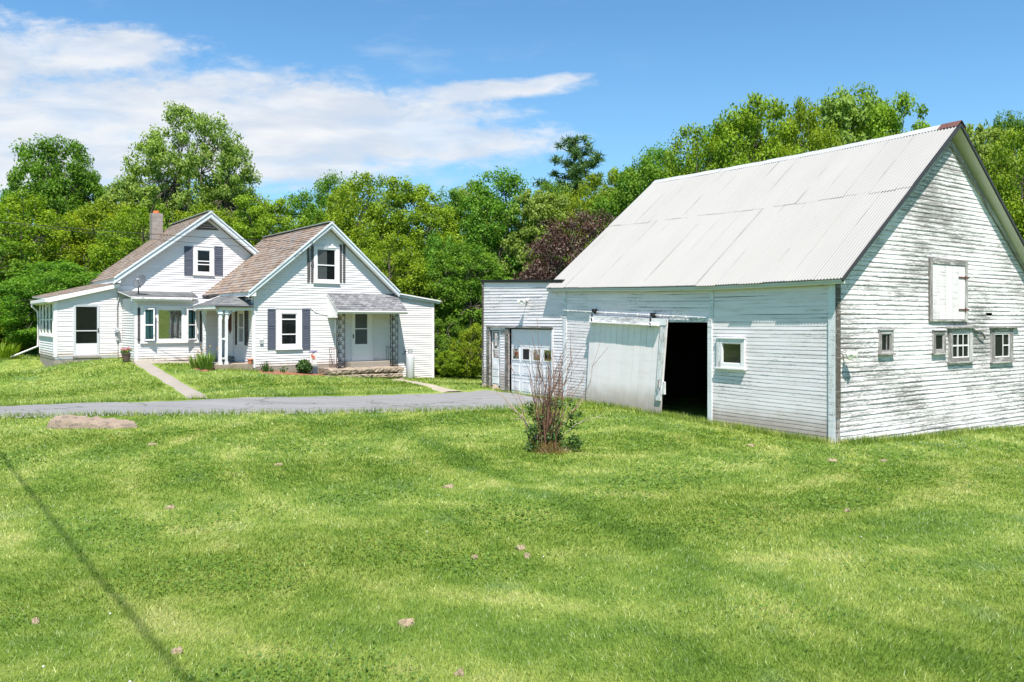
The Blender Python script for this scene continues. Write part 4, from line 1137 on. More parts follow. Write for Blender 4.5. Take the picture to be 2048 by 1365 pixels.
for sg in (1, -1):
    e = .2; u0, u1 = us[0] - .03, us[1] + .02
    mb.hexa([WF.P(u0, ridge(u0) + .06 - e * .8, -half + sg * e), WF.P(u1, ridge(u1) + .06 - e * .8, -half + sg * e), WF.P(u1, ridge(u1) + .055, -half + sg * .004), WF.P(u0, ridge(u0) + .055, -half + sg * .004),
             WF.P(u0, ridge(u0) + .064 - e * .8, -half + sg * e), WF.P(u1, ridge(u1) + .064 - e * .8, -half + sg * e), WF.P(u1, ridge(u1) + .06, -half + sg * .004), WF.P(u0, ridge(u0) + .06, -half + sg * .004)])
mb.build('ridge_cap', M['rust'], roof)['label'] = 'rusty end piece of the ridge cap'
# fascia under the eave, rake edges, frieze
mb = MB()
K = 14
for k in range(K):
    u0, u1 = U0 + (U1 - U0) * k / K, U0 + (U1 - U0) * (k + 1) / K
    mb.hexa([WF.P(u0, eave(u0) - .12, EO - .06), WF.P(u1, eave(u1) - .12, EO - .06), WF.P(u1, eave(u1) - .12, EO - .10), WF.P(u0, eave(u0) - .12, EO - .10),
             WF.P(u0, eave(u0) - .035, EO - .03), WF.P(u1, eave(u1) - .035, EO - .03), WF.P(u1, eave(u1) - .035, EO - .10), WF.P(u0, eave(u0) - .035, EO - .10)])
mb.build('fascia', M['soffit'], barn)
for far in (0, 1):
    nE = EO if not far else -2 * half - EO; ze = eave(U0) if not far else ez0 - .1
    mb = MB()
    A, B = WF.P(U0 - .005, ze - .03, nE), WF.P(U0 - .005, ridge(U0) - .02, -half)
    mb.beam(A + Vector((0, 0, -.03)), B + Vector((0, 0, -.03)), .03, .06); mb.build('rake_board', M['tar'], barn)
    mb = MB()
    A, B = WF.P(-.02, ze - .20 + (.16 if not far else .16), (nE if not far else nE) * 1.0), WF.P(-.02, ridge(0) - .20, -half)
    mb.beam(WF.P(-.025, ez0 - .03, -.02 if not far else -2 * half + .02), WF.P(-.025, pk - .03, -half), .045, .12); mb.build('frieze_board', M['oldwood'], barn)
# corner boards
mb = MB(); gnd0 = gz(*BO)
mb.fbox(WF, -.0, .16, gnd0 - .2, eave(0) - .1, -.06, .03); mb.build('corner_board', M['cornerboard'], barn)
mb = MB(); mb.fbox(WG, -.028, .115, gnd0 + .52, ez0 - .02, .014, .032); mb.fbox(WG, -.02, .1, gnd0 - .2, gnd0 + .5, .01, .026); mb.build('corner_board', M['oldwood_v'], barn)
mb = MB(); r = WF.rect(1127, 590, 1134, 800); mb.fbox(WF, uE - .09, uE + .06, gz(*WF.P(uE, 0).xy) - .1, eave(uE) - .1, -.02, .03); mb.build('corner_board', M['cornerboard'], barn)
mb = MB(); a0 = WF.un(1428, 600)[0]; a1 = WF.un(1420.5, 600)[0]
mb.fbox(WF, a0, a1, do[3] + .12, eave(a0) - .1, -.01, .022); mb.build('trim_board', M['cornerboard'], barn)
# doorway: jambs, header, track, sliding door
mb = MB(); aj = WF.un(1425, 740)[0]; mb.fbox(WF, aj, do[0] + .005, gbase, do[3] + .12, -.1, .03); mb.build('door_frame', M['cornerboard'], barn)
mb = MB(); mb.fbox(WF, do[0] + .006, do[1] + .02, do[3], do[3] + .10, -.06, .026); mb.build('door_frame', M['oldtrim'], barn)
mb = MB(); p0 = WF.un(1411, 635.5, .06); p1 = WF.un(1127, 621, .06)
mb.tube([WF.P(p0[0], p0[1], .06), WF.P(p1[0], p1[1], .06)], .011, 6)
for k in range(13):
    t = (k + .5) / 13; a = p0[0] + (p1[0] - p0[0]) * t; z = p0[1] + (p1[1] - p0[1]) * t; mb.fbox(WF, a - .008, a + .008, z - .035, z + .02, 0, .075)
mb.build('door_track', M['oldtrim'], barn)
DN = .12
TL, TR, BR, BL = (pix(WF, *q, DN) for q in ((1181, 631.5), (1335, 638.5), (1321, 830), (1171, 808)))
BR.z -= .04; BL.z -= .04
nv = WF.nd.to_3d()
mb = MB(); nP = 13
for k in range(nP):                                # vertical planks
    t0, t1 = k / nP, (k + 1) / nP
    g0, g1 = .004 / 2.6, .004 / 2.6
    dn = nv * rnd.uniform(-.003, .003); dz = Vector((0, 0, rnd.uniform(-.02, .02)))
    A, B = BL.lerp(BR, t0 + g0) + dz, BL.lerp(BR, t1 - g1) + dz; C_, D = TL.lerp(TR, t1 - g1), TL.lerp(TR, t0 + g0)
    q = [A + dn, B + dn, B - nv * .03, A - nv * .03, D + dn, C_ + dn, C_ - nv * .03, D - nv * .03]
    b = len(mb.f); mb.hexa(q)
    tn = 1 - rnd.random() * .08
    for i in range(b, len(mb.f)): mb.c[i] = tn; mb.uv[i] = [((Vector(mb.v[v]) - BL).dot((BR - BL).normalized()), mb.v[v][2] - BL.z) for v in mb.f[i]]
A, B = BL.lerp(BR, .01), BL.lerp(BR, .99); C_, D = TL.lerp(TR, .99), TL.lerp(TR, .01)
sdoor = mb.build('sliding_door', M['barndoor'], barn)
mb = MB()                                          # head board with its ledge, and the stile along the free edge
def dq(s, t): return BL.lerp(BR, s).lerp(TL.lerp(TR, s), t)
def slab(s0, s1, t0, t1, n0, n1):
    q = [dq(s0, t0), dq(s1, t0), dq(s1, t1), dq(s0, t1)]
    mb.hexa([q[0] + nv * n1, q[1] + nv * n1, q[1] + nv * n0, q[0] + nv * n0, q[3] + nv * n1, q[2] + nv * n1, q[2] + nv * n0, q[3] + nv * n0])
slab(.0, 1.0, .935, 1.0, .004, .05); slab(.02, .93, .925, .9345, .004, .13); slab(.935, .998, .16, .9338, .004, .04)
mb.build('door_rail', M['oldtrim'], sdoor)
for px, py in ((1188, 622), (1305, 630)):
    mb = MB(); a, z = WF.un(px, py, .1); mb.fbox(WF, a - .045, a + .045, z - .045, z + .05, .02, .15); mb.fbox(WF, a - .025, a + .025, z - .32, z - .081, .172, .182)
    mb.lathe(WF.P(a, z - .02, .05), [(.0, 0), (.07, .0), (.07, .03), (0, .03)], 12, axis=nv); mb.build('roller_hanger', M['black'], sdoor)
    mb = MB(); pts = [WF.P(a + .06 * math.sin(t), z - .30 + .11 * math.cos(t), .19) for t in np.linspace(0, 6.28, 13)]; mb.tube(pts, .012, 5); mb.build('hanger_ring', M['trim'], sdoor)
mb = MB(); p = dq(.975, .33); mb.tube([p + nv * .03 + Vector((0, 0, .13)), p + nv * .09 + Vector((0, 0, .09)), p + nv * .09 - Vector((0, 0, .09)), p + nv * .03 - Vector((0, 0, .13))], .012); mb.build('handle', M['rust'], sdoor)
mb = MB(); mb.fbox(Fr(dq(1.0, .27).xy, WF.ad, WF.nd), -.1, .0, dq(1, .23).z, dq(1, .36).z, -.02, .02); mb.build('latch_plate', M['oldtrim'], sdoor)
# windows and hatch
window(barn, WF, fw_o, fw_i, (), (), frame=M['oldtrim'], depth=.05, sw=.02, glass='glass_dim')
for k, (o, i) in enumerate(gwins):
    o, i = WG.rect(*o), WG.rect(*i)
    w = window(barn, WG, o, i, ((i[2] + i[3]) / 2,) if k == 2 else (), [i[0] + (i[1] - i[0]) * t for t in ((1 / 3, 2 / 3) if k == 2 else (.58,) if k == 3 else (.62,) if k == 0 else ())],
               frame=M['oldwood'], depth=.045, sw=.03, glass='glass_dim')
    if k >= 2:
        mb = MB(); s = .032; n0, n1 = .024, .034
        ii = (i[0] + s, i[1] - s, i[2] + s, i[3] - s)
        frame_ring(mb, WG, (i[0] + .004, i[1] - .004, i[2] + .004, i[3] - .004), ii, n0, n1)
        if k == 2:
            for t in (1 / 3, 2 / 3): a = ii[0] + (ii[1] - ii[0]) * t; mb.fbox(WG, a - .014, a + .014, ii[2], ii[3], n0, n1 - .002)
            z = (ii[2] + ii[3]) / 2; mb.fbox(WG, ii[0], ii[1], z - .014, z + .014, n0, n1 - .004)
        else:
            a = ii[0] + (ii[1] - ii[0]) * .58; mb.fbox(WG, a - .014, a + .014, ii[2], ii[3], n0, n1 - .002); z = (ii[2] + ii[3]) / 2; mb.fbox(WG, a, ii[1], z - .014, z + .014, n0, n1 - .004)
        mb.build('sash', M['trim'], w)
        mb = MB(); mb.fbox(WG, o[0] - .05, o[1] + (.05 if k == 2 else .3), o[3] + .026, o[3] + .075, -.01, .10); mb.build('drip_board', M['oldwood'], w)
mb = MB(); hi = WG.rect(1861, 530, 1926.5, 640)
mb.fbox(WG, hat[0], hi[0], hat[2], hat[3], -.02, .05); mb.fbox(WG, hi[1], hat[1], hat[2], hat[3], -.02, .05)
mb.fbox(WG, hi[0], hi[1], hi[3], hat[3], -.02, .055); mb.fbox(WG, hi[0], hi[1], hat[2], hi[2], -.02, .06)
mb.build('hatch_frame', M['oldwood'], barn)
mb = MB(); nP = 5
for k in range(nP):
    a0 = hi[0] + .03 + (hi[1] - hi[0] - .03) * k / nP; a1 = hi[0] + .03 + (hi[1] - hi[0] - .03) * (k + 1) / nP
    mb.fbox(WG, a0 + .003, a1 - .003, hi[2] + .01, hi[3] - .01, .0, .036 + rnd.uniform(-.004, .004))
hd = mb.build('hatch_door', M['hatchdoor'], barn)
mb = MB(); mb.fbox(WG, hi[0], hi[1], hi[2], hi[3], -.1, -.02); mb.build('hatch_backing', M['dark'], barn)
for py in (556, 620):
    mb = MB(); r = WG.rect(1914, py - 1.6, 1934, py + 1.6); mb.fbox(WG, r[0], r[1], r[2], r[3], .04, .056); mb.tube([WG.P(hi[1], r[2] - .03, .06), WG.P(hi[1], r[3] + .03, .06)], .014); mb.build('hinge', M['rust'], hd)
mb = MB(); r = WG.rect(1971, 626, 1983, 632); mb.fbox(WG, r[0], r[1], r[2], r[3], -.14, -.1); mb.build('wall_gap', M['oldwood'], barn)
mb = MB(); p = pix(WG, 1685, 708); q = p + WG.nd.to_3d() * .12
mb.tube([p, q], .02); mb.lathe(q, [(0, -.01), (.05, 0), (.075, .13), (.06, .14), (0, .135)], 12, axis=(WG.nd.x - .5, WG.nd.y, -.35))
mb.lathe(q + Vector((.05, 0, 0)), [(0, -.01), (.05, 0), (.075, .13), (.06, .14), (0, .135)], 12, axis=(WG.nd.x + .6, WG.nd.y, -.2))
mb.build('floodlight', M['lamp'], barn)
mb = MB(); p = [pix(WG, 1942, 660, .03), pix(WG, 1958, 661, .08), pix(WG, 1966, 668, .1), pix(WG, 1970, 677, .06)]; mb.tube(p, .02, 5); mb.tube([p[0], pix(WG, 1968, 660, .06)], .018, 5); mb.build('broken_bracket', M['oldwood'], barn)
# the old door leaning in the dark behind the opening
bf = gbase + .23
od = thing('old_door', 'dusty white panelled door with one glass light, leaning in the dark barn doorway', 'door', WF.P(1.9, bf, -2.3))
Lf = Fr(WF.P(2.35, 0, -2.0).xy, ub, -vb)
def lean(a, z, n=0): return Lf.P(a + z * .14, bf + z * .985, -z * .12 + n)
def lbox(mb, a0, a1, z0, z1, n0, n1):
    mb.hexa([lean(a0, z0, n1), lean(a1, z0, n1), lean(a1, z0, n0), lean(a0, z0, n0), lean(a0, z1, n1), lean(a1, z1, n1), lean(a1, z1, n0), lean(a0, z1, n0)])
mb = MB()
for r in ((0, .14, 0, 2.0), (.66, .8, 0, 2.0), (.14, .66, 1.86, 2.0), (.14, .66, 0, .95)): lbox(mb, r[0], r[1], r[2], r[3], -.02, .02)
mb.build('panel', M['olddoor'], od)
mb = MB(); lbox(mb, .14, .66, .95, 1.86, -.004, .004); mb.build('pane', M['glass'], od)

# ---------------------------------------------------------------- garage
garage = thing('garage', 'low flat roofed white clapboard garage joined to the far end of the barn', 'garage', WF.P(uG, gz(*WF.P(uG, 0).xy) - .05))
zgt = WF.un(967, 565)[1]; zgt2 = WF.un(1110, 565)[1]
zgl, zgr = zgt, zgt2; zgt = min(zgl, zgr)          # the flat roof dips towards the barn
aL_, aR_ = uG, WF.un(1110, 565)[0]
def gtop(a): return zgr + (zgl - zgr) * (a - aR_) / (aL_ - aR_)
def PGs(a, z, n=0.0):
    k = max(0.0, (z - zgt + 1.2) / 1.2); return WF.P(a, z + (gtop(a) - zgt) * k * k, n)
gg = min(gz(*WF.P(u, 0).xy) for u in (uE, uG, (uE + uG) / 2)) - .3
GD = WF.rect(1019, 657, 1106, 790); gdz = gz(*WF.P((GD[0] + GD[1]) / 2, 0).xy) + .03; GD = (GD[0], GD[1], gdz, GD[3])
SD = WF.rect(981, 661, 1000.5, 769); sdz = gz(*WF.P(SD[0], 0).xy) + .16; SD = (SD[0], SD[1], sdz, SD[3])
mb = MB()
clapboards(mb, PGs, gg + .28, zgt, lambda z: uE + .065, lambda z: uG, .092, .012, [(GD[0], GD[1], gg, GD[3]), (SD[0] , SD[1], gg, SD[3])], [], .5, 3.0, seed=71, tonevar=.05)
mb.build('wall', M['barnside'], garage)
WGl = Fr(BO + ub * uG, vb, ub); WGb = Fr(BO + ub * uE + vb * 6.5, ub, vb)
mb = MB()
clapboards(mb, WGl.P, gg, zgt, lambda z: 0.0, lambda z: 6.5, .1, .012, seed=72)
clapboards(mb, WGb.P, gg, zgt, lambda z: 0.0, lambda z: uG - uE, .2, .012, seed=73)
mb.build('wall', M['barnside'], garage)
A0, A1 = uE + .07, uG + .08; T0, T1_ = gtop(A0), gtop(A1)
mb = MB(); mb.hexa([WF.P(A0, T0 - .01, .05), WF.P(A1, T1_ - .01, .05), WF.P(A1, T1_ - .01, -6.6), WF.P(A0, T0 - .01, -6.6),
                    WF.P(A0, T0 + .085, .07), WF.P(A1, T1_ + .085, .07), WF.P(A1, T1_ + .085, -6.6), WF.P(A0, T0 + .085, -6.6)])
mb.build('roof', M['tar'], garage)
mb = MB(); mb.fbox(WF, uG - .035, uG + .05, gg, T1_ - .015, -.05, .035); mb.build('corner_board', M['oldwood_v'], garage)
for x0, x1, y0, z0 in ((975.3, 980.8, 655, SD[2] - .1), (1012.5, 1018.5, 655, GD[2])):
    mb = MB(); r = WF.rect(x0, y0, x1, 770); mb.fbox(WF, r[0], r[1], z0, r[3], -.02, .05); mb.build('door_post', M['oldwood_v'], garage)
mb = MB(); r = WF.rect(975, 652.5, 1107, 657.5); mb.fbox(WF, r[0], r[1], r[2] + .03, r[3], -.01, .065); mb.build('lintel', M['oldwood'], garage)
mb = MB(); r = WF.rect(1002, 656, 1012, 670); mb.fbox(WF, r[0], r[1], r[2], r[3] - .06, .012, .02); mb.build('rotten_patch', M['oldwood'], garage)
mb = MB(); mb.fbox(WF, GD[0] - .03, GD[0] + .05, GD[2], GD[3] - .03, -.06, .03); mb.build('door_frame', M['oldtrim'], garage)
# sectional door, four rows of panels, set back in its frame
mb = MB(); N4 = 4; gdw = GD[1] - GD[0] - .06; gh = GD[3] - .06 - GD[2]; rows = 4; a00 = GD[0] + .055
GN = -.07
mb.fbox(WF, a00, GD[1] - .01, GD[2], GD[3] - .04, GN - .04, GN)
wz = (WF.un(1050, 711, GN)[1], WF.un(1050, 697, GN)[1])
gaps = []
for rI in range(rows):
    z0 = GD[2] + gh * rI / rows; z1 = GD[2] + gh * (rI + 1) / rows
    mb.fbox(WF, a00, GD[1] - .01, z1 - .012, z1 - .004, GN + .0005, GN + .006)
    for c in range(N4):
        a0 = a00 + gdw * c / N4 + .12; a1 = a00 + gdw * (c + 1) / N4 - .10
        if rI < 2: frame_ring(mb, WF, (a0 - .03, a1 + .03, z0 + .1, z1 - .1), (a0, a1, z0 + .13, z1 - .13), GN - .001, GN + .012)
        if rI < 2: mb.fbox(WF, a0 + .03, a1 - .03, z0 + .16, z1 - .16, GN - .001, GN + .008)
        if rI == 2: gaps.append((a0, a1, z0 + .09, z1 - .10)); frame_ring(mb, WF, (a0 - .04, a1 + .04, z0 + .05, z1 - .06), (a0, a1, z0 + .09, z1 - .10), GN - .001, GN + .016)
gd = mb.build('garage_door', M['garagedoor'], garage)
for k, r in enumerate(gaps):
    mb = MB(); mb.face([WF.P(r[0], r[2], GN + .004), WF.P(r[1], r[2], GN + .004), WF.P(r[1], r[3], GN + .004), WF.P(r[0], r[3], GN + .004)])
    o = mb.build('blind', M['dark'], gd)  # flat dark sheet in place of the unlit garage inside
    if k != 2:
        mb = MB(); mb.face([WF.P(r[0], r[2], GN + .009), WF.P(r[1], r[2], GN + .009), WF.P(r[1], r[3], GN + .009), WF.P(r[0], r[3], GN + .009)]); mb.build('pane', M['glass'], gd)
# side door
mb = MB(); SN = -.05
i = SD; gz0, gz1 = WF.un(990, 716, SN)[1], WF.un(990, 665, SN)[1]
ga0, ga1 = WF.un(997.5, 700, SN)[0], WF.un(985, 700, SN)[0]
mb.fbox(WF, i[0], ga0, i[2], i[3] - .03, SN - .04, SN); mb.fbox(WF, ga1, i[1], i[2], i[3] - .03, SN - .04, SN)
mb.fbox(WF, ga0, ga1, gz1, i[3] - .03, SN - .04, SN - .002); mb.fbox(WF, ga0, ga1, i[2], gz0, SN - .04, SN - .002)
for t in (1 / 3, 2 / 3): z = gz0 + (gz1 - gz0) * t; mb.fbox(WF, ga0, ga1, z - .02, z + .02, SN - .04, SN - .003)
for q in (.08, .34, .6): 
    h = gz0 - i[2]; mb.fbox(WF, ga0 + .02, ga1 - .02, i[2] + h * q, i[2] + h * (q + .2), SN - .003, SN + .012)
sd = mb.build('side_door', M['oldtrim'], garage)
for t in (0, 1 / 3, 2 / 3):
    mb = MB(); za = gz0 + (gz1 - gz0) * t + .021; zb = gz0 + (gz1 - gz0) * (t + 1 / 3) - .021
    mb.face([WF.P(ga0, za, SN - .02), WF.P(ga1, za, SN - .02), WF.P(ga1, zb, SN - .02), WF.P(ga0, zb, SN - .02)]); mb.build('pane', M['glass'], sd)
mb = MB(); mb.face([WF.P(ga0, gz0, SN - .038), WF.P(ga1, gz0, SN - .038), WF.P(ga1, gz1, SN - .038), WF.P(ga0, gz1, SN - .038)]); mb.build('blind', M['dark'], sd)  # garage gloom painted as one dark sheet behind the panes
mb = MB(); p = pix(WF, 1055, 601); q = p + nv * .12
mb.lathe(p, [(0, 0), (.06, 0), (.05, .04), (0, .04)], 12, axis=nv)
for du in (.13, -.1): 
    e = WF.P(0, 0, 0); ax = Vector((ub.x * du * 4 - vb.x * .7, ub.y * du * 4 - vb.y * .7, -.25)); mb.tube([p + nv * .03, q], .015); mb.lathe(q, [(0, 0), (.035, .02), (.06, .10), (.085, .22), (.07, .225), (0, .21)], 12, axis=ax)
mb.build('floodlight', M['lamp'], garage)
mb = MB(); p = WF.P(uG + .0, WF.un(964, 671)[1], -.1); q = WF.P(uG + .16, p.z, -.1); mb.tube([p, q], .015); mb.blob(q, (.08, .08, .08), 1, 0); mb.build('globe_lamp', M['globe'], garage, smooth=True)
mb = MB()                                          # rubble footing showing under the sill
for k in range(7):
    u = uE + .5 + (uG - uE - .6) * k / 6
    if GD[0] - .2 < u < GD[1] + .2: continue
    p = WF.P(u, gz(*WF.P(u, 0).xy) + .02, -.12); mb.blob(p, (.28, .16, .14), k)
mb.build('footing_stones', M['stone'], garage)
# ================================================================== SETTING SHEETS
def axis(lo, hi, a, b, fine, far):
    xs = list(np.arange(a, b + 1e-6, fine)); s = fine
    x = a
    while x > lo: s *= 1.35; x -= s; xs.append(x)
    s = fine; x = b
    while x < hi: s *= 1.35; x += s; xs.append(x)
    return np.array(sorted(xs))
gx_ = axis(-700, 700, -32, 30, .4, 1.3); gy_ = axis(-250, 1200, 1, 62, .4, 1.3)
XX, YY = np.meshgrid(gx_, gy_); ZZ = ground_np(XX, YY)
nx, ny = len(gx_), len(gy_)
me = bpy.data.meshes.new('lawn')
ii, jj = np.meshgrid(np.arange(nx - 1), np.arange(ny - 1)); b0_ = (jj * nx + ii).ravel()
me.from_pydata(np.stack([XX.ravel(), YY.ravel(), ZZ.ravel()], 1).tolist(), [], np.stack([b0_, b0_ + 1, b0_ + nx + 1, b0_ + nx], 1).tolist())
me.polygons.foreach_set('use_smooth', np.ones(len(me.polygons), dtype=bool)); me.materials.append(M['turf']); me.update()
lawn = bpy.data.objects.new('lawn', me); COL.objects.link(lawn); lawn['kind'] = 'structure'

def P2(pts): return [hit(*p).xy for p in pts]
def inside(poly, x, y):
    r = np.zeros(x.shape, bool); n = len(poly)
    for i in range(n):
        (x0, y0), (x1, y1) = poly[i], poly[(i + 1) % n]
        if abs(y1 - y0) < 1e-9: continue
        c = ((y0 > y) != (y1 > y)) & (x < (x1 - x0) * (y - y0) / (y1 - y0) + x0); r ^= c
    return r
def ribbon(name, L, R_, mat, lift=.03, kind='structure', dens=.35, wob=.04, seed=1):
    """a sheet between two polylines of ground points, laid on the terrain"""
    L = [Vector(p) for p in L]; R_ = [Vector(p) for p in R_]
    def res(pl, n):
        d = [0]
        for a, b in zip(pl, pl[1:]): d.append(d[-1] + (b - a).length)
        out = []
        for k in range(n + 1):
            t = d[-1] * k / n; i = 0
            while i < len(pl) - 2 and d[i + 1] < t: i += 1
            out.append(pl[i].lerp(pl[i + 1], (t - d[i]) / max(1e-6, d[i + 1] - d[i])))
        return out
    ln = sum((b - a).length for a, b in zip(L, L[1:])); n = max(4, int(ln / dens))
    A, B = res(L, n), res(R_, n); m = max(3, int((A[0] - B[0]).length / dens)); g = random.Random(seed)
    pts = []
    for k in range(n + 1):
        wa, wb = g.uniform(-wob, wob), g.uniform(-wob, wob)
        for j in range(m + 1):
            t = j / m; t = t + (wa * (1 - t) + wb * t) / max(.5, (A[k] - B[k]).length)
            pts.append(A[k].lerp(B[k], t))
    xy = np.array([(p.x, p.y) for p in pts]); z = ground_np(xy[:, 0], xy[:, 1]) + lift
    # edges dip into the turf
    z = z.reshape(n + 1, m + 1); z[:, 0] -= lift + .03; z[:, -1] -= lift + .03; z = z.ravel()
    f = [(k * (m + 1) + j, k * (m + 1) + j + 1, (k + 1) * (m + 1) + j + 1, (k + 1) * (m + 1) + j) for k in range(n) for j in range(m)]
    me = bpy.data.meshes.new(name); me.from_pydata(np.column_stack([xy, z]).tolist(), [], f); me.materials.append(mat)
    me.polygons.foreach_set('use_smooth', np.ones(len(f), dtype=bool)); me.update()
    o = bpy.data.objects.new(name, me); COL.objects.link(o); o['kind'] = kind
    return o, [tuple(p) for p in A] + [tuple(p) for p in B[::-1]]
v2 = lambda p: Vector((p[0], p[1]))
far_e = [Vector((-34, 20.5)), Vector((-22, 21.5))] + P2([(0, 813), (120, 808), (240, 804), (365, 800), (440, 797.5), (640, 791), (800, 787.5), (880, 785.5), (935, 781), (962, 779)])
near_e = [Vector((-34, 18.0)), Vector((-22, 18.6))] + P2([(0, 836), (120, 834), (300, 832), (440, 829.5), (560, 828), (700, 826.5), (800, 825), (900, 822), (1000, 818), (1130, 810)])
gl_ = [WF.P(uG - .3, 0, .35).xy, WF.P(uG - 2.0, 0, .1).xy]; gr_ = [WF.P(uE + .3, 0, .6).xy, WF.P(uE + .2, 0, .2).xy]
drive, drive_poly = ribbon('driveway', far_e + gl_[:1] + [WF.P(uG - 1.6, 0, .15).xy], near_e + gr_, M['asphalt'], .03, seed=2, wob=.09, dens=.3)
walk, walk_poly = ribbon('path', P2([(252, 723.5), (268, 731), (310, 757), (345, 781), (366, 799)]), P2([(304, 723.5), (318, 733), (360, 758), (400, 781), (431, 798)]), M['concrete'], .035, wob=.02)
pad, pad_poly = ribbon('path', [BF.P(b0 - .2, 0, .06).xy, BF.P(PA, 0, .06).xy], [BF.P(b0 - .2, 0, 1.15).xy, BF.P(PA - .2, 0, .95).xy], M['concrete'], .04)
fl, flag_poly = ribbon('path', P2([(738, 755), (790, 762), (850, 774), (872, 786)]), P2([(776, 755), (822, 761.5), (884, 774), (938, 784)]), M['flag'], .035, wob=.06)
SHEETS = [drive_poly, walk_poly, pad_poly, flag_poly]
def foot(fr, a0, a1, n0, n1): return [tuple(fr.P(a, 0, n).xy) for a, n in ((a0, n0), (a1, n0), (a1, n1), (a0, n1))]
bed_poly = foot(RF, .1, RF.un(668, 740)[0], 0.0, .75); bed2 = [tuple(p) for p in P2([(378, 727), (384, 738), (408, 745), (432, 741), (436, 731), (415, 727)])]
FEET = [foot(WF, .02, uG, -.02, -gw), foot(RF, 0, e1, -.02, -7), foot(MF, s0, m1, -.02, -6), foot(BF, b0, 0, -.02, -3), foot(RF, PA - .25, 0, .08, -3.4), foot(RF, sa0, sa1, 1.2, 0), bed_poly, bed2]
for k, poly in enumerate((bed_poly, bed2)):
    mb = MB(); c = sum((Vector(p) for p in poly), Vector((0, 0))) / len(poly); ring = []
    n = 40
    for q in range(n):
        t = q / n * len(poly); i = int(t); p = Vector(poly[i]).lerp(Vector(poly[(i + 1) % len(poly)]), t - i); ring.append(p)
    rows = []
    for s in (1.0, .85, .6, .3):
        rows.append([c.lerp(p, s) for p in ring])
    zf = lambda p, s: gz(p.x, p.y) + (-.02 if s == 0 else .05 + .025 * math.sin(p.x * 23) * math.sin(p.y * 19))
    for r in range(3):
        for q in range(n):
            a, b, c2, d = rows[r][q], rows[r][(q + 1) % n], rows[r + 1][(q + 1) % n], rows[r + 1][q]
            mb.face([(a.x, a.y, zf(a, r)), (b.x, b.y, zf(b, r)), (c2.x, c2.y, zf(c2, r + 1)), (d.x, d.y, zf(d, r + 1))])
    mb.face([(p.x, p.y, zf(p, 3)) for p in rows[3]])
    o = mb.build('mulch_bed', M['mulch']); o['kind'] = 'structure'

# ================================================================== SMALL THINGS
# satellite dish on the bay roof
bp = BF.P(BF.un(277, 588, -.6)[0], 0, -.6)
t_ = (.6 + ber) / (2.26 + ber); bp.z = bfz + (mfz - bfz) * t_ + .02
dish = thing('satellite_dish', 'grey oval satellite dish on a short mast on the bay window roof', 'satellite dish', bp)
cen = at_depth(280, 563, bp.y - .1)
ax = Vector((-.35, -.85, .42)).normalized()
mb = MB(); mb.lathe(cen - ax * .07, [(.0, .0), (.1, .006), (.2, .024), (.29, .055), (.315, .07), (.315, .078), (.285, .064), (.2, .034), (.1, .016), (0, .01)], 28, axis=ax); mb.build('reflector', M['dish'], dish, smooth=True)
mb = MB(); mb.tube([bp, bp + Vector((0, 0, .28)), cen - ax * .09], .024, 7); mb.box(bp + Vector((0, 0, .01)), (.22, .18, .02)); mb.build('mast', M['black'], dish)
lb = cen + ax * .30 + Vector((.12, 0, -.05))
mb = MB(); mb.tube([cen - Vector((0, 0, .26)) - ax * .03, cen + ax * .22 + Vector((.09, 0, -.16)), lb], .014, 5); mb.lathe(lb, [(0, -.02), (.04, -.01), (.045, .07), (0, .08)], 10, axis=-ax); mb.build('receiver_arm', M['greymetal'], dish)
# flower pot
fp = hit(252.5, 724.5); fp.z += .035
pot = thing('flower_pot', 'brown flower pot with pink flowers at the corner of the bay window wall', 'flower pot', fp)
mb = MB(); mb.lathe(fp, [(0, 0), (.12, 0), (.165, .27), (.18, .27), (.18, .31), (.155, .31), (.15, .28), (0, .28)], 18); mb.build('pot', M['pot'], pot)
def leaf_quads(g, centers, size, spread, n, up=.4, flat=1.0):
    """n leaves round each centre -> (verts, tone)"""
    C_ = np.repeat(np.asarray(centers, float), n, 0); m = len(C_)
    d = g.normal(size=(m, 3)); d /= np.linalg.norm(d, axis=1, keepdims=True)
    sp = np.repeat(np.asarray(spread, float), n) if np.ndim(spread) else np.full(m, spread)
    r = g.random(m) ** (1 / 2.2)
    P = C_ + d * (sp * r)[:, None] * np.array([1, 1, flat])
    nn = d * .5 + g.normal(size=(m, 3)) * .55 + np.array([0, 0, up]); nn /= np.linalg.norm(nn, axis=1, keepdims=True)
    t = np.cross(nn, g.normal(size=(m, 3))); t /= np.linalg.norm(t, axis=1, keepdims=True); b = np.cross(nn, t)
    L = (size * (.65 + .7 * g.random(m)))[:, None]; W_ = L * .34
    V = np.stack([P - t * L * .5, P + b * W_ - t * L * .08, P + t * L * .5, P - b * W_ - t * L * .08], 1)
    V[:, 2] += nn * L * -.12
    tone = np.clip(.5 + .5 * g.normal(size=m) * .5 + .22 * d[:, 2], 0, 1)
    return V.reshape(-1, 3), np.repeat(tone[:, None], 3, 1)
def leaves(name, lst, mat, parent):
    V = np.concatenate([v for v, _ in lst]); T = np.concatenate([t for _, t in lst]); o0 = np.array(root_loc(parent))
    return np_mesh(name, V - o0, 4, T, mat, parent)
G = np.random.default_rng(5)
c = [fp + Vector((G.normal() * .09, G.normal() * .09, .36 + abs(G.normal()) * .05)) for _ in range(14)]
leaves('foliage', [leaf_quads(G, c, .07, .08, 14)], M['leaf_green'], pot)
leaves('flowers', [leaf_quads(G, [q + Vector((0, 0, .07)) for q in c], .055, .07, 10)], M['pinkpetal'], pot)
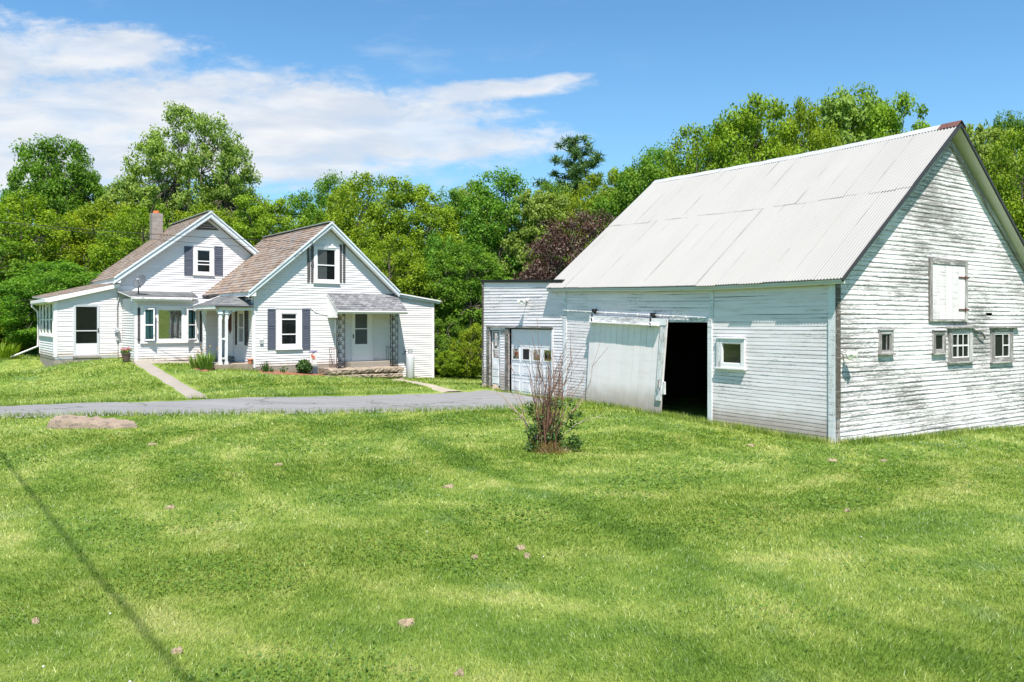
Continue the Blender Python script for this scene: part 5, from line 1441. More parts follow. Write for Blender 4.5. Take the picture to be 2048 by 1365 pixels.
# propane tank
tp = hit(820.5, 756.5); tp = RF.P(RF.un(820.5, 740, .42)[0], 0, .42); tp.z = gz(tp.x, tp.y)
tank = thing('propane_tank', 'tall pale grey propane cylinder beside the door stoop', 'gas cylinder', tp)
th = RF.un(820, 708, .42)[1] - tp.z
mb = MB(); mb.lathe(tp, [(0, .0), (.17, .0), (.17, .06), (.185, .09), (.19, th - .16), (.17, th - .07), (.11, th - .02), (.04, th), (0, th)], 22); mb.build('cylinder', M['tank'], tank, smooth=True)
mb = MB(); mb.lathe(tp + Vector((0, 0, th - .02)), [(.095, 0), (.1, .19), (.092, .19), (.088, .02)], 16); mb.build('valve_collar', M['greymetal'], tank)
mb = MB(); v = tp + Vector((0, 0, th + .05)); mb.tube([v, v + Vector((0, 0, .07))], .022); mb.tube([v, v + Vector((-.2, 0, .06)), v + Vector((-.3, .1, -.08)), v + Vector((-.42, .3, -.1))], .014); mb.blob(v + Vector((-.22, 0, .05)), (.045, .045, .06), 2, .1); mb.build('regulator_hose', M['black'], tank)
# garden flag
gp = RF.P(RF.un(626, 730, .62)[0], 0, .62); gp.z = gz(gp.x, gp.y)
gfl = thing('garden_flag', 'small white garden flag with purple hem and red print, in the flower bed', 'garden flag', gp)
r = RF.rect(619.5, 703.5, 633.5, 726, .62)
fl_ = Fr(RF.o + RF.nd * .62, RF.ad, RF.nd)
mb = MB(); mb.tube([fl_.P(r[0] - .03, gp.z, 0), fl_.P(r[0] - .03, r[3] + .02, 0), fl_.P(r[1] + .02, r[3] + .02, 0)], .008, 5); mb.build('pole', M['black'], gfl)
mb = MB(); K = 6
for k in range(K):
    a0, a1 = r[0] + (r[1] - r[0]) * k / K, r[0] + (r[1] - r[0]) * (k + 1) / K; f = lambda a: .012 * math.sin(a * 30)
    mb.face([fl_.P(a0, r[2], f(a0)), fl_.P(a1, r[2], f(a1)), fl_.P(a1, r[3] - .03, f(a1)), fl_.P(a0, r[3] - .03, f(a0))])
cl = mb.build('cloth', M['flagcloth'], gfl)
mb = MB(); mb.fbox(fl_, r[0], r[1], r[3] - .03, r[3] + .01, -.012, .014); mb.build('hem', M['purple'], cl)
mb = MB()
for (u, v_, rr) in ((.3, .66, .05), (.62, .55, .04), (.45, .42, .045), (.7, .36, .03)):
    a = r[0] + (r[1] - r[0]) * u; z = r[2] + (r[3] - r[2]) * v_
    mb.face([fl_.P(a + rr * math.cos(t) * (1 + .3 * math.sin(3 * t)), z + rr * math.sin(t), f(a) + .016) for t in np.linspace(0, 6.28, 11)[:-1]])
mb.build('print', M['redmark'], cl)
# black block beside the shrub, small lamp, clay pot
q = RF.P(RF.un(629, 740, .25)[0], 0, .25); q.z = gz(q.x, q.y); r = RF.rect(624.5, 731, 635, 745, .25)
mb = MB(); 
mb.fbox(RF, r[0], r[1], q.z - .05, r[3] - .02, .1, .3); mb.fbox(RF, r[0] - .015, r[1] + .015, r[3] - .02, r[3], .085, .315); mb.fbox(RF, r[0] + .04, r[1] - .04, r[2] + .08, r[3] - .1, .301, .306)
tag(mb.build('utility_box', M['greymetal']), 'low grey lidded box against the foundation behind the garden flag', 'box')
cp = hit(500.5, 738); cp = RF.P(-.12, pfz, .04); 
cpo = thing('clay_pot', 'terracotta pot standing on the porch slab at the wing corner', 'flower pot', cp)
mb = MB(); mb.lathe(cp, [(0, 0), (.075, 0), (.10, .15), (.115, .15), (.115, .19), (.095, .19), (.09, .12), (0, .12)], 14); mb.build('pot', M['clay'], cpo)
mb = MB(); mb.blob(cp + Vector((0, 0, .13)), (.085, .085, .02), 3, .2); mb.build('soil', M['mulch'], cpo)
for px, py, lb in ((641, 741, 'small metal stake lamp beside the red mulch by the stoop'), (428, 741, 'small dark stake lamp in the lily bed by the porch')):
    p = hit(px, py); L_ = thing('stake_lamp', lb, 'garden lamp', p)
    mb = MB(); mb.tube([p, p + Vector((0, 0, .2))], .012, 5); mb.build('stake', M['black'], L_)
    mb = MB(); mb.lathe(p + Vector((0, 0, .2)), [(.0, 0), (.05, .01), (.055, .08), (.08, .085), (.03, .12), (0, .12)], 10); mb.build('lamp_head', M['greymetal'], L_)
# hanging ornament in the porch
hp = RF.P(PA + .75, bz0, -1.2); hp = RL.P(1.65, bz0, .35)
orn = thing('wind_chime', 'dark red wind chime hanging under the porch roof', 'wind chime', hp)
mb = MB(); mb.tube([hp + Vector((0, 0, .08)), hp - Vector((0, 0, .12))], .006, 4)
mb.lathe(hp - Vector((0, 0, .18)), [(0, .1), (.03, .08), (.08, 0), (.075, -.015), (0, -.01)], 12); mb.build('canopy', M['chime'], orn)
for k in range(6):
    t = k * 1.047; x = hp + Vector((.05 * math.cos(t), .05 * math.sin(t), -.2)); mb = MB(); ln = .55 + .09 * (k % 3); mb.tube([x, x - Vector((0, 0, ln))], .018, 7); mb.build('tube', M['chime'], orn)
mb = MB(); mb.tube([hp - Vector((0, 0, .19)), hp - Vector((0, 0, 1.05))], .004, 4); mb.lathe(hp - Vector((0, 0, 1.1)), [(0, 0), (.06, .01), (.06, .03), (0, .05)], 10); mb.build('striker', M['trim'], orn)
# overhead wires: service drop to the wing's gable, a phone line to the same rake, and the street cable that throws its shadow on the grass
def wire(p, q, sag, r, n=28):
    p, q = Vector(p), Vector(q)
    return [p.lerp(q, t / n) - Vector((0, 0, sag * 4 * (t / n) * (1 - t / n))) for t in range(n + 1)], r
sp = pix(RF, 623.5, 484, .36)
mb = MB(); far = at_depth(-420, 395, 25.0)
pts, r = wire(sp, far, .25, .010); mb.tube(pts, r, 5)
pts2 = [sp + Vector((.02, 0, .0)), sp + Vector((.06, -.05, -.22)), sp + Vector((-.03, -.04, -.30)), pix(RF, 620, 520, .08), pix(RF, 619.5, 560, .08)]; mb.tube(pts2, .013, 5)
tag(mb.build('service_cable', M['cable']), 'thin dark service cable running over the roofs to the smaller wing gable', 'cable')
sp2 = pix(RF, 604, 500, .36); mb = MB(); pts, r = wire(sp2, at_depth(-420, 380, 26.5), .3, .008); mb.tube(pts, r, 5); mb.tube([sp2, sp2 + Vector((.05, -.03, -.15)), pix(RF, 590, 512, .34)], .011, 5)
tag(mb.build('phone_cable', M['cable']), 'lower thin phone cable ending partway down the left rake of the smaller wing', 'cable')
SUN = Vector((.14, -.99, 1.85)).normalized()
def over(px, py, hgt):
    p = hit(px, py); return p + SUN * ((hgt - p.z) / SUN.z)
A = over(-160, 700 + 115, 9.2); A = over(2, 893, 9.3); B = over(412, 1362, 9.3); d = (B - A).normalized()
mb = MB(); pts, r = wire(A - d * 28, B + d * 25, .35, .019, 40); mb.tube(pts, r, 7)
tag(mb.build('street_cable', M['cable']), 'thick overhead cable above the lawn, seen only by its straight shadow', 'cable')
# the flat rock by the drive
rc = hit(172, 858); mb = MB()
R0 = random.Random(3)
prof = [(0.0, 1.0), (.3, .97), (.55, .88), (.78, .80), (.91, .60), (.97, .25), (1.03, -.35)]
nr_, na = len(prof), 72; hgt = .30
ph = [R0.uniform(0, 6.28) for _ in range(10)]
def rk(s, h, t):
    k = 1 + .10 * math.sin(2 * t + ph[0]) + .07 * math.sin(3 * t + ph[1]) + .04 * math.sin(7 * t + ph[2])
    x, y = 0.88 * s * k * math.cos(t), .46 * s * k * math.sin(t)
    tilt = .78 - .28 * (x / 1.05) + .1 * math.sin(4 * x + ph[3]) + .07 * math.sin(9 * y + 3 * x + ph[4])
    return (rc.x + x, rc.y + .35 + y, rc.z - .03 + hgt * h * max(.25, tilt) + .024 * math.sin(17 * x + ph[5]) * math.sin(15 * y) + .018 * math.sin(31 * x + 9 * y) * math.sin(27 * y + 1))
for i in range(nr_ - 1):
    for k in range(na):
        t0, t1 = 6.2832 * k / na, 6.2832 * (k + 1) / na
        mb.face([rk(*prof[i], t0), rk(*prof[i + 1], t0), rk(*prof[i + 1], t1), rk(*prof[i], t1)])
tag(mb.build('boulder', M['rock']), 'low flat pinkish brown boulder sunk in the lawn beside the driveway', 'boulder')
CLODS = [(303, 891, .15, 'flat dirt clod just right of and below the boulder'), (556, 932, .11, 'dirt clod on the dark stripe of the middle lawn, left of the bare bush'), (896, 976, .14, 'dirt clod below and left of the bare bush'),
         (338, 1018, .10, 'small brown dirt clod near the straight cable shadow'), (811, 1251, .11, 'largest pale dirt clod in the foreground grass'), (1040, 1100, .10, 'flat dirt clod in a pair on the middle foreground'),
         (947, 1119, .07, 'dirt clod left of the pair on the middle foreground'), (1054, 1116, .06, 'narrow dirt clod just below the flat one of the pair'), (353, 1308, .06, 'dirt clod on the edge of the cable shadow at the bottom'),
         (1664, 923, .18, 'dirt clod in the grass near the barn corner'), (1766, 924, .12, 'dirt clod in the grass before the barn gable'), (1500, 893, .16, 'dirt clod in the grass before the barn door'),
         (70, 1248, .05, 'small dirt clod at the lower left edge of the lawn'), (918, 1352, .05, 'small dirt clod at the very bottom of the lawn'), (1694, 1024, .08, 'small dirt clod on the right middle lawn')]
for k, (px, py, w, lb) in enumerate(CLODS):
    p = hit(px, py); mb = MB(); s = w * .52
    mb.blob(p + Vector((0, 0, .004)), (s, s * .7, .028 + s * .08), k, .4, 14, 7)
    mb.blob(p + Vector((s * .7, s * .3, .0)), (s * .45, s * .4, .04), k + 30, .3, 10, 5)
    tag(mb.build('dirt_clod', M['dirt']), lb, 'dirt clod', 'dirt clods lying in the lawn')
# ================================================================== PLANTS
def np_tubes(segs, nseg=5):
    """list of (points, radii) -> MB"""
    mb = MB()
    for p, r in segs: mb.tube(p, r, nseg, cap=False)
    return mb
def bend(p, q, g, k=.12, n=4):
    p, q = np.array(p, float), np.array(q, float); L = np.linalg.norm(q - p); off = g.normal(size=3) * L * k
    return [Vector(p + (q - p) * t + off * math.sin(math.pi * t)) for t in np.linspace(0, 1, n + 1)]
PROTO = {}
def broadleaf(key, seed, Ht, Wd, base, ncl, per, leaf, mat, crad=.10, gap=0.0, lump=.16, dome=1.0, layers=0.0, inner=.3):
    """a lumpy dome of leaf sprays on forking limbs; returns trunk and crown"""
    g = np.random.default_rng(seed)
    z0, z1 = Ht * base, Ht; rx = Wd / 2; zc = z0 + (z1 - z0) * .42
    K = 26; bd = g.normal(size=(K, 3)); bd /= np.linalg.norm(bd, axis=1, keepdims=True); bw = g.uniform(-1, 1.2, K)
    def radius(d):                                   # outline: dome plus bumps of several widths
        b = (np.exp(-((d[:, None, :] - bd[None]) ** 2).sum(-1) / .16) * bw).sum(1)
        return np.clip(1 + lump * b, .6, 1.28)
    d = g.normal(size=(ncl * 2, 3)); d /= np.linalg.norm(d, axis=1, keepdims=True)
    d[:, 2] = np.where(d[:, 2] < -.3, -d[:, 2], d[:, 2]) if inner < .3 and base < .1 and ncl > 200 else d[:, 2]; R = radius(d); fr_ = np.where(g.random(len(d)) < inner, g.uniform(.35, .8, len(d)), g.uniform(.84, 1.02, len(d)))
    if gap:
        hb = g.normal(size=(9, 3)); hb /= np.linalg.norm(hb, axis=1, keepdims=True)
        hole = (((d[:, None] - hb[None]) ** 2).sum(-1) < gap * .6).any(1); d, R, fr_ = d[~hole], R[~hole], fr_[~hole]
    d, R, fr_ = d[:ncl], R[:ncl], fr_[:ncl]
    hz = np.where(d[:, 2] > 0, (z1 - zc) * dome, zc - z0)
    cen = np.stack([d[:, 0] * rx * R * fr_, d[:, 1] * rx * R * fr_, zc + d[:, 2] * hz * R * fr_ * .94], 1)
    if layers: cen[:, 2] += layers * np.sin(cen[:, 2] * 2.2 + 3 * np.arctan2(cen[:, 1], cen[:, 0])) * .5
    rad = crad * Wd * g.uniform(.6, 1.25, len(cen))
    r0 = .016 * Ht + .05; segs = []
    segs.append(([Vector((0, 0, -.4)), Vector((g.normal() * .1, g.normal() * .1, z0 + .1 * Ht)), Vector((g.normal() * .25, g.normal() * .25, zc + .1 * Ht)), Vector((0, 0, z1 - .16 * Ht))], [r0 * 1.25, r0 * .9, r0 * .55, r0 * .12]))
    nl = 13; ld = g.normal(size=(nl, 3)); ld[:, 2] = np.abs(ld[:, 2]) * .8 + .15; ld /= np.linalg.norm(ld, axis=1, keepdims=True)
    tips = np.stack([ld[:, 0] * rx * .6, ld[:, 1] * rx * .6, zc + ld[:, 2] * (z1 - zc) * .6], 1)
    for k in range(nl):
        b = bend((0, 0, z0 + Ht * (.06 + .22 * k / nl)), tips[k], g, .09); segs.append((b, list(np.linspace(r0 * .5, r0 * .16, len(b)))))
    for c in cen[::2]:
        q = tips[((tips - c) ** 2).sum(1).argmin()]; b = bend(q, c, g, .12, 3); segs.append((b, list(np.linspace(r0 * .15, .012, 4))))
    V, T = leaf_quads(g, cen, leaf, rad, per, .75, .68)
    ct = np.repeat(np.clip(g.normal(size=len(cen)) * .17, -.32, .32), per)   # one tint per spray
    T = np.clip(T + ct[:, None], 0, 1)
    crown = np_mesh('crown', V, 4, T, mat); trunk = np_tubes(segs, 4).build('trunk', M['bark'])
    PROTO[key] = (trunk, crown, Ht, Wd * 1.08)
    for o in (trunk, crown): COL.objects.unlink(o)
def conifer(key, seed, Ht, Wd, mat):
    g = np.random.default_rng(seed); cen, segs = [], [([Vector((0, 0, -.4)), Vector((0, 0, Ht * .5)), Vector((.1, 0, Ht))], [.22, .13, .02])]
    n = 62
    for k in range(n):
        f = (k + .5) / n; z = Ht * (.12 + .87 * f); L = Wd / 2 * (1 - f) ** .62 * (.65 + .55 * g.random()) + .25; a = 2.4 * k + g.normal() * .2
        tip = np.array([L * math.cos(a), L * math.sin(a), z + L * (.22 + .25 * f)]); b = bend((0, 0, z), tip, g, .05, 3); segs.append((b, [.05, .04, .03, .015]))
        for t in np.linspace(.3, 1, max(2, int(L / .3))):
            p = np.array([0, 0, z]) * (1 - t) + tip * t + g.normal(size=3) * .1; cen.append(p)
    m = len(cen); per = 64; C_ = np.repeat(np.array(cen), per, 0); q = len(C_)
    d = g.normal(size=(q, 3)) + np.array([0, 0, .35]); d /= np.linalg.norm(d, axis=1, keepdims=True); L = .26 * (.6 + .8 * g.random(q))[:, None]
    s = np.cross(d, g.normal(size=(q, 3))); s /= np.linalg.norm(s, axis=1, keepdims=True); P0 = C_ + d * .05 + g.normal(size=(q, 3)) * .08
    V = np.stack([P0 - s * .03, P0 + s * .03, P0 + d * L + s * .01, P0 + d * L - s * .01], 1).reshape(-1, 3)
    T = np.clip(.45 + .3 * g.normal(size=q), 0, 1); crown = np_mesh('crown', V, 4, np.repeat(T[:, None], 3, 1), mat); trunk = np_tubes(segs).build('trunk', M['bark'])
    PROTO[key] = (trunk, crown, Ht, Wd)
    for o in (trunk, crown): COL.objects.unlink(o)
broadleaf('maple_a', 1, 12, 9, .03, 390, 136, 0.178, M['leaf_yellow'], .095, .04, .15)
broadleaf('maple_b', 2, 12, 8, .03, 377, 136, 0.163, M['leaf_yellow'], .10, .05, .18)
broadleaf('maple_c', 14, 13, 8, .03, 416, 133, 0.185, M['leaf_lime'], .095, .05, .2)
broadleaf('green_a', 3, 12, 8, .03, 390, 136, 0.170, M['leaf_green'], .10, .05, .16)
broadleaf('green_b', 4, 12, 7, .03, 351, 136, 0.170, M['leaf_green'], .10, .06, .2)
broadleaf('green_c', 15, 13, 7.5, .03, 416, 105, 0.222, M['leaf_ash'], .085, .05, .18)
broadleaf('dark', 5, 13, 9, 0.22, 611, 147, 0.19, M['leaf_dark'], .095, .0, .09)
broadleaf('ash', 26, 16, 13, .14, 832, 105, 0.200, M['leaf_ash'], .055, .035, .10, 1.0, .5, .35)
broadleaf('maroon', 7, 8, 8, .04, 429, 166, 0.118, M['leaf_maroon'], .085, .0, .14)
broadleaf('shrub', 8, 3.2, 3.4, .02, 169, 122, 0.104, M['leaf_green'], .12, .05, .22)
broadleaf('shrub_y', 9, 3.2, 3.4, .02, 169, 122, 0.104, M['leaf_yellow'], .12, .05, .22)
conifer('pine', 10, 15, 6.5, M['needle'])
_used = set()
def tree(key, px, top, Y, wpx, label, name='tree', cat='tree', group='trees of the wood behind the house and barn', rot=None):
    tr, cr, Ht, Wd = PROTO[key]
    X = (px - CX) / F * Y; z0 = gz(X, Y); ht = H + (HY - top) * Y / F - z0; w = wpx * Y / F * (1.22 if key[:2] in ('ma', 'gr') and key != 'maroon' else 1.08)
    t = thing(name, label, cat, (X, Y, z0), group)
    t.scale = (w / Wd * .93, w / Wd * .93, ht / Ht * 1.02); t.rotation_euler = (0, 0, rot if rot is not None else rnd.uniform(0, 6.28))
    for src in (tr, cr):
        o = src if (key, src.name) not in _used else src.copy()
        _used.add((key, src.name)); COL.objects.link(o); o.parent = t
    return t
TREES = [
    # key, px, top, Y, width px
    ('dark', 120, 300, 56, 215, 'dark green round topped tree standing above the wood at the far left'),
    ('ash', 378, 217, 52, 300, 'tall airy pale green tree with open branches, highest above the farmhouse'),
    ('maple_a', 40, 392, 43, 230, 'yellow green tree at the left edge of the photo'),
    ('maple_b', 170, 398, 45, 200, 'yellow green tree below the dark round topped tree'),
    ('green_a', -40, 470, 40, 240, 'mid green tree cut off by the left edge, beside the sun porch'),
    ('green_a', 130, 520, 37.5, 210, 'low mid green tree close behind the sun porch roof'),
    ('maple_a', 285, 415, 43, 190, 'yellow green tree behind the chimney'),
    ('green_c', 255, 350, 50, 150, 'mid green tree filling the gap between the dark tree and the tall airy tree'),
    ('maple_b', 400, 405, 46, 190, 'yellow green tree straight behind the main gable peak'),
    ('green_a', 455, 330, 54, 130, 'mid green tree against the right flank of the tall airy tree'),
    ('maple_c', 540, 378, 47, 170, 'yellow green tree rising between the two house gables'),
    ('green_b', 610, 375, 52, 130, 'mid green tree behind the ridge of the smaller wing'),
    ('green_b', 668, 338, 57, 120, 'small green tree top poking out above the smaller wing'),
    ('maple_a', 735, 350, 48, 190, 'broad yellow green tree left of centre above the smaller wing'),
    ('maple_c', 835, 345, 46, 190, 'bright yellow green tree at the middle of the wood, right of the smaller wing'),
    ('maple_a', 780, 470, 41, 190, 'lower yellow green tree close behind the right slope of the smaller wing'),
    ('green_b', 905, 368, 50, 130, 'thin crowned green tree right of the bright central tree'),
    ('green_a', 1010, 335, 47, 200, 'tall fresh green tree above the flat garage roof'),
    ('green_b', 935, 480, 41, 170, 'green tree behind the gap between house and garage'),
    ('pine', 1148, 284, 56, 270, 'dark feathery pine tree left of the barn roof'),
    ('maple_c', 1240, 318, 52, 140, 'yellow green tree right beside the pine'),
    ('green_c', 1078, 365, 45, 150, 'green tree between the garage roof and the pine'),
    ('maroon', 1165, 425, 34, 280, 'dark maroon leaved tree behind the garage roof'),
    ('maple_b', 1190, 375, 46, 160, 'yellow green tree directly above the maroon tree'),
    ('green_a', 1325, 285, 45, 175, 'green tree above the far upper corner of the barn roof'),
    ('maple_a', 1395, 252, 42, 200, 'yellow green tree above the left third of the barn roof'),
    ('maple_c', 1508, 182, 40, 215, 'tall yellow green tree with a pointed top above the middle of the barn roof'),
    ('maple_a', 1610, 215, 40, 200, 'lower yellow green tree in the dip above the barn roof'),
    ('green_c', 1690, 165, 43, 200, 'tall green tree left of the barn peak'),
    ('maple_c', 1785, 176, 41, 180, 'yellow green tree nearest the barn peak on its left'),
    ('green_c', 1960, 228, 40, 150, 'green tree just right of the barn peak'),
    ('maple_a', 2045, 262, 36, 190, 'yellow green tree at the right edge of the photo, behind the barn'),
    ('green_a', 1275, 312, 40, 190, 'green tree filling the skyline between the pine and the barn roof'),
    ('maple_a', 1560, 205, 46, 230, 'yellow green tree behind the pointed one above the barn roof'),
    ('green_a', 1450, 232, 47, 210, 'green tree in the second row left of the pointed one above the barn roof'),
    ('maple_b', 1740, 172, 47, 210, 'yellow green tree in the second row close left of the barn peak'),
    ('green_a', 1105, 362, 51, 140, 'green tree close left of the pine'),
    ('maple_a', 1195, 350, 50, 130, 'yellow green tree close right of the pine, above the maroon tree'),
    ('maple_b', 960, 360, 52, 150, 'yellow green tree in the second row above the left end of the garage roof'),
    ('maple_a', 700, 372, 54, 170, 'yellow green tree in the second row right of the smaller wing ridge'),
    ('green_b', 1880, 270, 46, 180, 'green tree hidden by the barn peak'),
    ('dark', 2010, 255, 52, 130, 'deep green tree top behind the trees at the right edge'),
    ('maple_a', 2200, 300, 34, 240, 'yellow green tree beyond the right edge behind the barn'),
]
for k, px, top, Y, w, lb in TREES: tree(k, px, top, Y, w, lb, 'pine_tree' if k == 'pine' else 'tree')
SHRUBS = [('shrub', 895, 640, 38.5, 90, 'mid green shrub beside the lean-to corner'), ('shrub_y', 945, 655, 37, 75, 'yellow green shrub beside the garage wall'), ('shrub', 920, 560, 41, 130, 'tall shrub at the back of the gap between house and garage'),
          ('shrub_y', 905, 705, 36.8, 70, 'low yellow green shrub at the mouth of the gap'), ('shrub', 40, 560, 41, 150, 'tall dark shrub left of the sun porch'), ('shrub', -40, 590, 41, 170, 'shrub cut off by the left edge of the photo'), ('shrub_y', 85, 600, 40, 130, 'yellow green shrub behind the sun porch corner'),
          ('shrub', 880, 480, 42, 110, 'tall thin shrub rising behind the lean-to roof')]
for k, px, top, Y, w, lb in SHRUBS: tree(k, px, top, Y, w, lb, 'shrub', 'shrub', 'shrubs along the edge of the wood')
# the mass of wood behind them
g = np.random.default_rng(77); cen, rad = [], []
for _ in range(1500):
    x = g.uniform(-62, 62); y = g.uniform(50, 66) ; zt = 8.2 + 1.5 * math.sin(x * .21) + (2.6 if x > 12 else 0) ; zg = gz(x, y)
    z = zg + (zt - zg) * g.random() ** .55
    cen.append((x, y, z)); rad.append(.9 + .6 * g.random())
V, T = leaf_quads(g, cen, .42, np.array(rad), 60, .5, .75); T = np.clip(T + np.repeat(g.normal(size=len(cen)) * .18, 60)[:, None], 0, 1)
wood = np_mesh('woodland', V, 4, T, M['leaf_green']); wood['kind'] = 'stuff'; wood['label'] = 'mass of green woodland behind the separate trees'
# far hidden hill line so that no gap shows bare ground
# ---------------------------------------------------------------- the bare bush on the lawn
bb = hit(1094, 906); bb = bb + Vector((0, .2, 0)); bb.z = gz(bb.x, bb.y)
bush = thing('bush', 'half dead bush of bare twigs with green leaves low down, alone on the lawn', 'bush', bb)
g = np.random.default_rng(12); segs, dead = [], []
for k in range(58):
    a = g.uniform(0, 6.28); lean = abs(g.normal()) * .19 + .02; L = g.uniform(.9, 2.25) if k > 14 else g.uniform(1.5, 2.3)
    st = np.array([g.normal() * .11, g.normal() * .11, -.03]); d = np.array([math.cos(a) * lean, math.sin(a) * lean, 1.0]); d /= np.linalg.norm(d)
    pts = [st + bb_ for bb_ in [d * L * t + np.array([math.cos(a), math.sin(a), 0]) * .18 * lean * L * t * t + g.normal(size=3) * .018 * L * min(1, t * 3) for t in np.linspace(0, 1, 7)]]
    pts = [Vector(p) + bb for p in pts]; segs.append((pts, list(np.linspace(.010, .003, 7))))
    for q in range(2):
        i = g.integers(2, 6); dd = np.array(d) + g.normal(size=3) * .45; p = pts[i]; segs.append(([p, p + Vector(dd) * L * .10, p + Vector(dd) * L * .2 + Vector((0, 0, .04))], [.005, .004, .002]))
np_tubes(segs, 4).build('twigs', M['twig'], bush)
for (dx, dz, dy) in ((-1.05, 1.18, -.1), (-.95, 1.05, .1), (-.62, 1.0, -.2), (.75, .95, .1), (.95, .62, -.2), (.62, 1.05, .3)):
    p = bb + Vector((np.sign(dx) * .06, 0, 0)); q = bb + Vector((dx, dy, dz)); pts = [p.lerp(q, t) + Vector((0, 0, .16 * math.sin(t * 2.6))) + Vector(g.normal(size=3) * .022) for t in np.linspace(0, 1, 8)]
    dead.append((pts, list(np.linspace(.012, .004, 8))))
    for j in range(5):
        i = g.integers(3, 8) if j else 7; p = pts[min(i, 7)]; dead.append(([p, p + Vector((np.sign(dx) * .14 + g.normal() * .08, g.normal() * .1, .07 + g.normal() * .07))], [.005, .002]))
np_tubes(dead, 4).build('dead_branches', M['deadtwig'], bush)
cen = [(bb.x + g.normal() * .17 + s, bb.y + g.normal() * .16, bb.z + abs(g.normal()) * .24 + .1) for s in (-.2, -.14, .05, .2, .26) for _ in range(8)]
cen += [(bb.x + g.normal() * .3, bb.y + g.normal() * .2, bb.z + g.uniform(.35, .95)) for _ in range(16)] + [(bb.x + .55 + g.normal() * .08, bb.y - .1, bb.z + .1 + abs(g.normal()) * .07) for _ in range(5)]
leaves('foliage', [leaf_quads(g, cen, .05, .11, 46, .4)], M['leaf_bush'], bush)
def blades(g, n, cx, cy, cz, R_, hmin, hmax, w, out=.6):
    a = g.uniform(0, 6.28, n); r = R_ * np.sqrt(g.random(n)); P0 = np.stack([cx + r * np.cos(a), cy + r * np.sin(a), np.full(n, cz)], 1)
    h = g.uniform(hmin, hmax, n); b = a + g.normal(size=n) * .7; tip = P0 + np.stack([np.cos(b) * out * h, np.sin(b) * out * h, h], 1); mid = P0 * .5 + tip * .5 + np.array([0, 0, 1]) * (h * .14)[:, None]
    s = np.stack([-np.sin(b), np.cos(b), np.zeros(n)], 1) * w
    V = np.concatenate([np.stack([P0 - s, P0 + s, mid + s * .8, mid - s * .8], 1), np.stack([mid - s * .8, mid + s * .8, tip + s * .1, tip - s * .1], 1)]).reshape(-1, 3)
    t = np.clip(.5 + .3 * g.normal(size=n), 0, 1); return V, np.repeat(np.concatenate([t, t])[:, None], 3, 1)
leaves('dead_grass', [blades(g, 420, bb.x, bb.y - .05, bb.z - .01, .20, .06, .30, .005, .9), blades(g, 260, bb.x + .05, bb.y - .12, bb.z - .01, .36, .04, .14, .006, 1.2)], M['straw'], bush)
# ---------------------------------------------------------------- plants of the beds
def plant(name, label, cat, p, group=None): return thing(name, label, cat, p, group)
pp = RF.P(RF.un(609, 740, .42)[0], 0, .42); pp.z = gz(pp.x, pp.y) + .04
pe = plant('peony_bush', 'round leafy green bush in the mulch below the ground floor window', 'bush', pp); g = np.random.default_rng(21)
cen = [tuple(pp + Vector((d[0] * .24, d[1] * .24, .30 + d[2] * .22))) for d in (lambda q: q / np.linalg.norm(q, axis=1, keepdims=True))(g.normal(size=(70, 3)))]
leaves('foliage', [leaf_quads(g, cen, .10, .10, 16, .5)], M['leaf_bush'], pe)
np_tubes([(bend(pp, c_, g, .05, 2), [.008, .006, .004]) for c_ in cen[::4]], 4).build('stems', M['leaf_bush'], pe)
for px, n_, h_, lb in ((530.5, 60, .42, 'small upright green plant near the wing corner'), (566, 30, .26, 'low sparse plant in the mulch left of the round bush'), (541, 26, .22, 'tiny plant right of the small upright plant')):
    q = RF.P(RF.un(px, 742, .45)[0], 0, .45); q.z = gz(q.x, q.y) + .03; o = plant('bed_plant', lb, 'plant', q)
    leaves('foliage', [blades(g, n_, q.x, q.y, q.z, .10, h_ * .5, h_, .012, .25), leaf_quads(g, [tuple(q + Vector((g.normal() * .08, g.normal() * .08, g.uniform(.08, h_)))) for _ in range(n_ // 3)], .06, .05, 4)], M['leaf_bush'], o)
for px, py, n_, h_, lb in ((395, 738, 130, .55, 'clump of lily leaves left of the bare porch post'), (412, 741, 150, .72, 'taller lily clump with orange buds before the bare porch post')):
    q = hit(px, py); q.z += .03; o = plant('lily_clump', lb, 'plant', q, 'lily clumps in the bed by the porch')
    leaves('foliage', [blades(g, n_, q.x, q.y, q.z, .22, h_ * .5, h_, .014, .45)], M['leaf_ash'], o)
    c = [tuple(q + Vector((g.normal() * .16, g.normal() * .12, h_ * g.uniform(.9, 1.25)))) for _ in range(6)]
    leaves('buds', [leaf_quads(g, c, .06, .025, 6)], M['yellowpetal'], o); np_tubes([(bend(q, c_, g, .03, 2), [.006, .005, .004]) for c_ in c], 4).build('stems', M['leaf_ash'], o)
LB = ['at the lower end of the white downspout', 'behind the end of the downspout', 'at the left edge of the photo', 'with orange tips at the left edge', 'in the shade left of the sun porch', 'nearest the sun porch corner']
for k, (px, py, h_) in enumerate(((40, 700, .7), (14, 708, .75), (2, 716, .7), (28, 688, 1.0), (62, 690, .8), (70, 703, .5))):
    q = hit(px, py); o = plant('daylily_clump', 'light green daylily clump ' + LB[k], 'plant', q, 'daylily clumps left of the sun porch')
    leaves('foliage', [blades(g, 260, q.x, q.y, q.z, .6, h_ * .5, h_, .022, .5)], M['leaf_yellow'], o)
    if k in (0, 3, 1):
        c = [tuple(q + Vector((g.normal() * .4, g.normal() * .3, h_ * g.uniform(.9, 1.1)))) for _ in range(10)]; leaves('buds', [leaf_quads(g, c, .08, .03, 5)], M['yellowpetal'], o)

